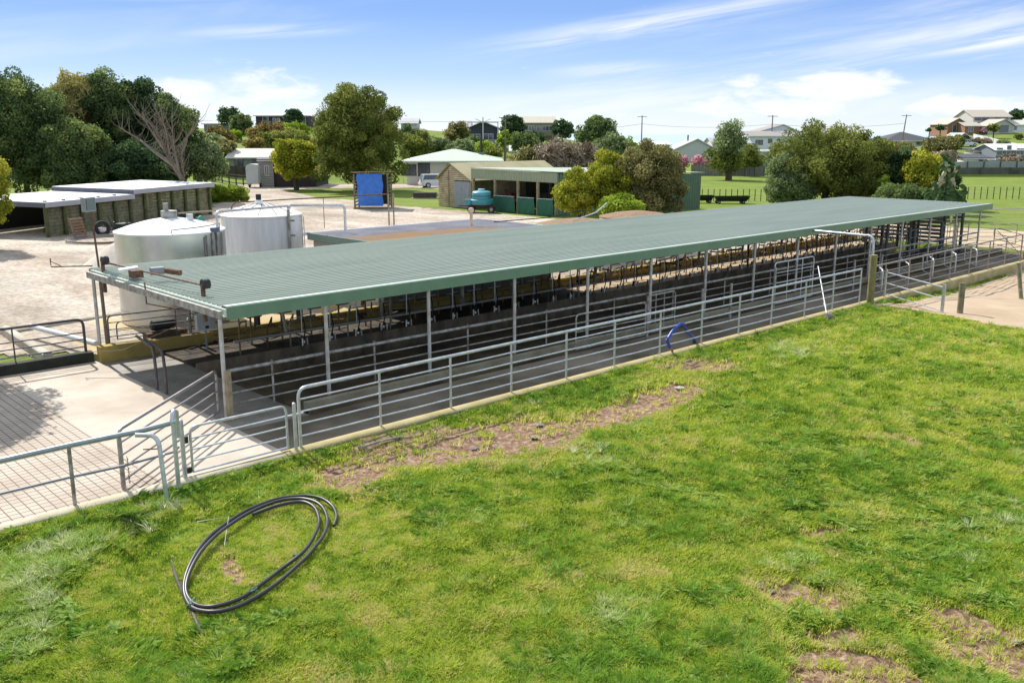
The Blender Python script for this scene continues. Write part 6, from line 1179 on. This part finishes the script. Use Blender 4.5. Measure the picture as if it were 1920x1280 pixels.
def scatter(name, label, protos, X, Y, S, T, seed):
    rng = np.random.default_rng(seed); Z = terrain(X, Y); n = len(X)
    me = bpy.data.meshes.new(name); me.vertices.add(n); me.vertices.foreach_set('co', np.stack([X, Y, Z], 1).astype(np.float32).ravel())
    for nm, v in (('sc', S), ('tint', T), ('rz', rng.uniform(0, 6.283, n))): a = me.attributes.new(nm, 'FLOAT', 'POINT'); a.data.foreach_set('value', v.astype(np.float32))
    a = me.attributes.new('pick', 'INT', 'POINT'); a.data.foreach_set('value', rng.integers(0, len(protos), n).astype(np.int32)); me.update()
    o = bpy.data.objects.new(name, me); COL.objects.link(o); tag(o, label, 'grass' if 'grass' in name else 'weeds', kind='stuff')
    ng = bpy.data.node_groups.new(name+'_nodes', 'GeometryNodeTree'); ng.interface.new_socket('Geometry', in_out='INPUT', socket_type='NodeSocketGeometry'); ng.interface.new_socket('Geometry', in_out='OUTPUT', socket_type='NodeSocketGeometry')
    N = ng.nodes; L = ng.links; gi = N.new('NodeGroupInput'); go = N.new('NodeGroupOutput'); jn = N.new('GeometryNodeJoinGeometry')
    def at(nm, ty='FLOAT'): q = N.new('GeometryNodeInputNamedAttribute'); q.data_type = ty; q.inputs[0].default_value = nm; return q.outputs[0]
    cx = N.new('ShaderNodeCombineXYZ'); L.new(at('rz'), cx.inputs[2])
    for k, pr in enumerate(protos):
        oi = N.new('GeometryNodeObjectInfo'); oi.inputs[0].default_value = pr; ip = N.new('GeometryNodeInstanceOnPoints'); cmp = N.new('FunctionNodeCompare'); cmp.data_type = 'INT'; cmp.operation = 'EQUAL'
        L.new(at('pick', 'INT'), cmp.inputs[2]); cmp.inputs[3].default_value = k; L.new(cmp.outputs[0], ip.inputs['Selection']); L.new(gi.outputs[0], ip.inputs['Points']); L.new(oi.outputs['Geometry'], ip.inputs['Instance'])
        e2r = N.new('FunctionNodeEulerToRotation'); L.new(cx.outputs[0], e2r.inputs[0]); L.new(e2r.outputs[0], ip.inputs['Rotation']); L.new(at('sc'), ip.inputs['Scale']); L.new(ip.outputs[0], jn.inputs[0])
    L.new(jn.outputs[0], go.inputs[0]); md = o.modifiers.new('scatter', 'NODES'); md.node_group = ng; return o
def field(n, seed, F0=7.5, F1=62, umax=.66):
    rng = np.random.default_rng(seed); F = F0*(F1/F0)**rng.random(n); R = rng.uniform(-umax, umax, n)*F; X = R*RT[0]+F*FW[0]; Y = R*RT[1]+F*FW[1]; return X, Y, F
def grassy(X, Y, F):
    kerbside = Y < 16.83-.05*fbm(X*3, Y*3, 61, 2); return kerbside & ~track_mask(*jx(X, Y, .5, 3)) & ~((X > 53.5) & (Y > 10))
def COIL(X, Y): cx_, cy_ = G(480, 1035); e = np.hypot((X-cx_)/2.9, (Y-cy_)/2.0); return .6+.4*np.clip((e-.85)/.25, 0, 1)
X, Y, F = field(230000, 1); D = dirt(X, Y); rr = np.random.default_rng(2).random(len(X))
thin = fbm(X*1.9, Y*1.9, 66, 3); ok = grassy(X, Y, F) & (rr > np.clip(D*1.9-.15, 0, .95)) & (rr > np.clip((thin-.66)*2.2, 0, .4)); X, Y, F, D = X[ok], Y[ok], F[ok], D[ok]
rng = np.random.default_rng(3); patch = fbm(X*.45, Y*.45, 71, 4); fine = fbm(X*2.6, Y*2.6, 72, 3)
mini = vnoise(X*6.5, Y*6.5, 75); T = np.clip(.52+.62*(patch-.5)+.75*(fine-.5)+.45*(mini-.5)+.19*rng.normal(size=len(X))+.25*(D > .15)+.10*np.clip((X-22)/20, 0, 1)-.20*np.exp(-((Y-16.6)/.5)**2), 0, 1); T = np.where(rng.random(len(X)) < .02, .97, T)
S = (.50+.75*fbm(X*1.3, Y*1.3, 73, 3)+.55*mini+.25*rng.random(len(X)))*(np.maximum(F, 10)/12)**.45; S *= 1-.3*np.exp(-((Y-16.9)/.3)**2)
S *= COIL(X, Y)
scatter('grass', 'short uneven green pasture grass covering the foreground', [blade_mesh('grass_tuft', 15, .02, .062, .0125, .07, 1.05, 10+i, gm) for i in range(5)], X, Y, S, T, 4)
# longer pale clumps
X, Y, F = field(34000, 11, 7.5, 55); m1 = fbm(X*.8+7, Y*.8, 81, 3)
def near_px(X, Y, px, py, r): gx, gy = G(px, py); return np.exp(-((X-gx)**2+(Y-gy)**2)/(r*r))
spots = ((70, 1060, 1.0), (50, 1130, .8), (120, 1030, .6), (1120, 850, .7), (1470, 660, 1.4), (1180, 1140, .4), (1850, 970, .9), (1500, 1050, .5), (250, 1000, .5), (300, 960, .5), (40, 1180, .6))
boost = sum(near_px(X, Y, *s) for s in spots); hit = np.clip(.15+1.3*(m1-.50)+.55*boost, 0, .8); ok = grassy(X, Y, F) & (dirt(X, Y) < .3) & (np.random.default_rng(14).random(len(X)) < hit) & (COIL(X, Y) > .95); X, Y, F = X[ok], Y[ok], F[ok]; rng = np.random.default_rng(12)
scatter('grass_clumps', 'longer paler grass clumps standing out of the pasture', [blade_mesh('grass_clump', 38, .08, .19, .012, .05, 1.3, 30+i, gt) for i in range(4)], X, Y, (.5+.6*rng.random(len(X)))*(np.maximum(F, 10)/12)**.3, np.clip(.34+.75*np.clip(sum(near_px(X, Y, *s) for s in spots), 0, .6)+.22*rng.normal(size=len(X)), 0, 1), 13)
# broad leaved weeds
X, Y, F = field(16000, 21, 7.5, 50); m1 = fbm(X*.7+3, Y*.7+5, 91, 3); spots = ((830, 900, .8), (780, 960, .5), (900, 930, .6), (830, 985, .35), (430, 1235, .2), (1590, 578, .5), (1500, 700, 1.2), (1620, 1000, .8), (800, 925, .7), (480, 1140, .3), (1700, 860, .8), (1380, 760, .6), (1250, 930, .5), (430, 1240, .3), (1100, 1230, .3), (1850, 700, .8))
boost = sum(near_px(X, Y, *s) for s in spots); ok = grassy(X, Y, F) & (COIL(X, Y) > .8) & (dirt(X, Y) < .35) & ((m1+.6*boost) > .545); X, Y, F = X[ok], Y[ok], F[ok]; rng = np.random.default_rng(22)
scatter('weeds', 'broad-leaved green weeds growing in clusters among the grass', [blade_mesh('weed_rosette', 12, .05, .12, .048, .02, 1.5, 50+i, gw, True) for i in range(3)], X, Y, (.6+.8*rng.random(len(X)))*(np.maximum(F, 10)/12)**.25, rng.random(len(X)), 23)
clods = [G(1425, 1080)]

# ------------------------------------------------------------------ things lying in the paddock
def zg(x, y, dz): return (x, y, tz(x, y)+dz)
def smooth(P, n=6):
    out = []; m = len(P)
    for i in range(m-1):
        p0, p1, p2, p3 = P[max(i-1, 0)], P[i], P[i+1], P[min(i+2, m-1)]
        for k in range(n):
            t_ = k/n; out.append(tuple(.5*((2*p1[j])+(-p0[j]+p2[j])*t_+(2*p0[j]-5*p1[j]+4*p2[j]-p3[j])*t_*t_+(-p0[j]+3*p1[j]-3*p2[j]+p3[j])*t_**3) for j in range(3)))
    out.append(P[-1]); return out
def gl(px, py, lift):
    z = 0.
    for _ in range(5): x, y = G(px, py, z); z = tz(x, y)+lift
    return (x, y, z)
L1 = [(473,964,.10),(521,947,.12),(560,940,.12),(580,944,.12),(593,956,.12),(598,978,.12),(590,1002,.12),(576,1025,.11),(558,1043,.10),(530,1064,.07),(490,1094,.06),(448,1122,.06),(400,1136,.06),(366,1132,.06),(350,1112,.09),(351,1085,.12),(365,1052,.14),(386,1022,.15),(420,991,.15),(470,959,.14),(521,939,.13),(560,934,.12),(588,939,.12),(606,952,.12),(614,975,.12),(608,1000,.11),(591,1024,.10),(569,1049,.09),(521,1091,.07),(479,1119,.06),(437,1139,.06),(397,1146,.06),(362,1139,.08),(347,1117,.10),(346,1088,.13),(358,1054,.16),(379,1020,.17),(412,989,.17),(463,956,.16),(519,935,.15),(565,929,.14),(600,933,.12),(622,947,.10),(631,966,.08),(626,985,.05)]
C1 = smooth([gl(*q) for q in L1])
ph = thing('pipe_coil', 'large loose coil of black plastic pipe lying on the grass in the foreground', 'pipe coil', (*G(480, 1040), 0))
MB().tube(C1, .031, 10).build('coil', black_plastic, ph)
MB().tube(smooth([gl(a, c, z) for a, c, z in [(322,1050,-.01),(330,1080,.03),(345,1115,.04),(362,1150,.03),(378,1185,.03),(402,1224,-.01)]]), .026, 9).build('tail_pipe', mat('muddy_black_pipe', (.10,.085,.075), .7, 0, .4, 4), ph)
MB().tube([zg(*G(a, c), z) for a, c, z in [(372,1010,.3),(430,985,.25),(421,1025,.05)]], .005, 4).build('cord', white_paint, ph)
tw = mat('green_twine', (.16,.28,.22), .7)
random.seed(31); b = MB()
for (a, c) in ((360,1135),(553,1042),(473,1110)):
    x, y = G(a, c); z = tz(x, y)+.08
    for k in range(9): b.tube([(x+random.uniform(-.05,.05), y+random.uniform(-.05,.05), z+random.uniform(-.03,.05)), (x+random.uniform(-.1,.1), y+random.uniform(-.1,.1), z+random.uniform(-.05,.07)), (x+random.uniform(-.05,.05), y+random.uniform(-.05,.05), z)], .006, 4)
b.build('twine_tie', tw, ph)
def lump(px, py, r, name, label, m, cat, flat=.35, group=None, seed=1):
    x, y = G(px, py); z = tz(x, y); rng = np.random.default_rng(seed); b = MB(); n = 9; vs = []
    for (k, rad) in ((0, .7), (1, 1), (2, .85), (3, .4)):
        for i in range(n):
            a = 2*pi*i/n; q = r*rad*rng.uniform(.65, 1.2); vs.append((x+cos(a)*q, y+sin(a)*q*.8, z-.02+flat*r*k/3*rng.uniform(.7, 1.3)))
    b.add(vs, [(i+n*k, (i+1) % n+n*k, (i+1) % n+n*(k+1), i+n*(k+1)) for k in range(3) for i in range(n)]+[tuple(3*n+i for i in range(n))]); return tag(b.build(name, m), label, cat, group)
grock = mat('grey_rubble', (.34,.30,.26), .8, 0, .5, 6, (.10,.09,.09), .5, 20); prock = mat('pale_rubble', (.55,.53,.50), .8, 0, .3, 6, bump=.4)
for i, (px, py, r, lab, m) in enumerate(((1425, 1080, .17, 'grey rubble lump in the bare patch at lower right', grock), (1447, 1092, .10, 'small grey stone right beside the lower right rubble lump', grock), (1410, 1066, .12, 'pale fragment above the lower right rubble lump', prock), (1538, 1026, .13, 'flat pale fragment lying in the grass at right', prock), (1808, 1112, .12, 'pale stone above the bare patch at the far right', prock), (1740, 1128, .10, 'grey stone left of the far right bare patch', grock), (890, 830, .16, 'grey flake of debris on the bare strip, left of the pair', grock), (1003, 812, .18, 'grey flake of debris on the bare strip, right of the pair', grock), (1012, 790, .16, 'dark debris at the grass edge above the bare strip', grock), (1273, 722, .20, 'white fragment at the upper end of the bare strip', prock), (1212, 752, .10, 'small grey stone low on the upper bare strip', grock), (1910, 1190, .14, 'grey stone at the right frame edge', grock), (1840, 1180, .10, 'small grey stone in the far right bare patch', grock), (1320, 700, .22, 'brown clod near the kerb by the blue hose', mat('brown_clod', (.25,.19,.13), .95, 0, .4, 6, bump=.4)), (1282, 692, .18, 'smaller brown clod left of the clod by the blue hose', mat('brown_clod', (0,0,0))))):
    lump(px, py, r*.75, 'rubble_stone' if i < 13 else 'earth_clod', lab, m, 'stone' if i < 13 else 'clod', .3, 'scattered stones', i+5)
x0_, y0_ = G(1250, 688, -.05); tag(MB().tube([zg(x0_, y0_, .02), zg(x0_+1.3, y0_+.05, .03)], .03, 8).build('buried_pipe', galv_old), 'grey pipe end lying along the kerb near the blue hose', 'pipe')
x0_, y0_ = G(700, 838, -.05); tag(MB().tube([zg(*G(672, 832), .05), zg(*G(722, 820), .06), zg(*G(752, 812), .03)], .028, 8).build('buried_pipe', galv_old), 'grey pipe lying along the kerb at the lower end of the bare strip', 'pipe')
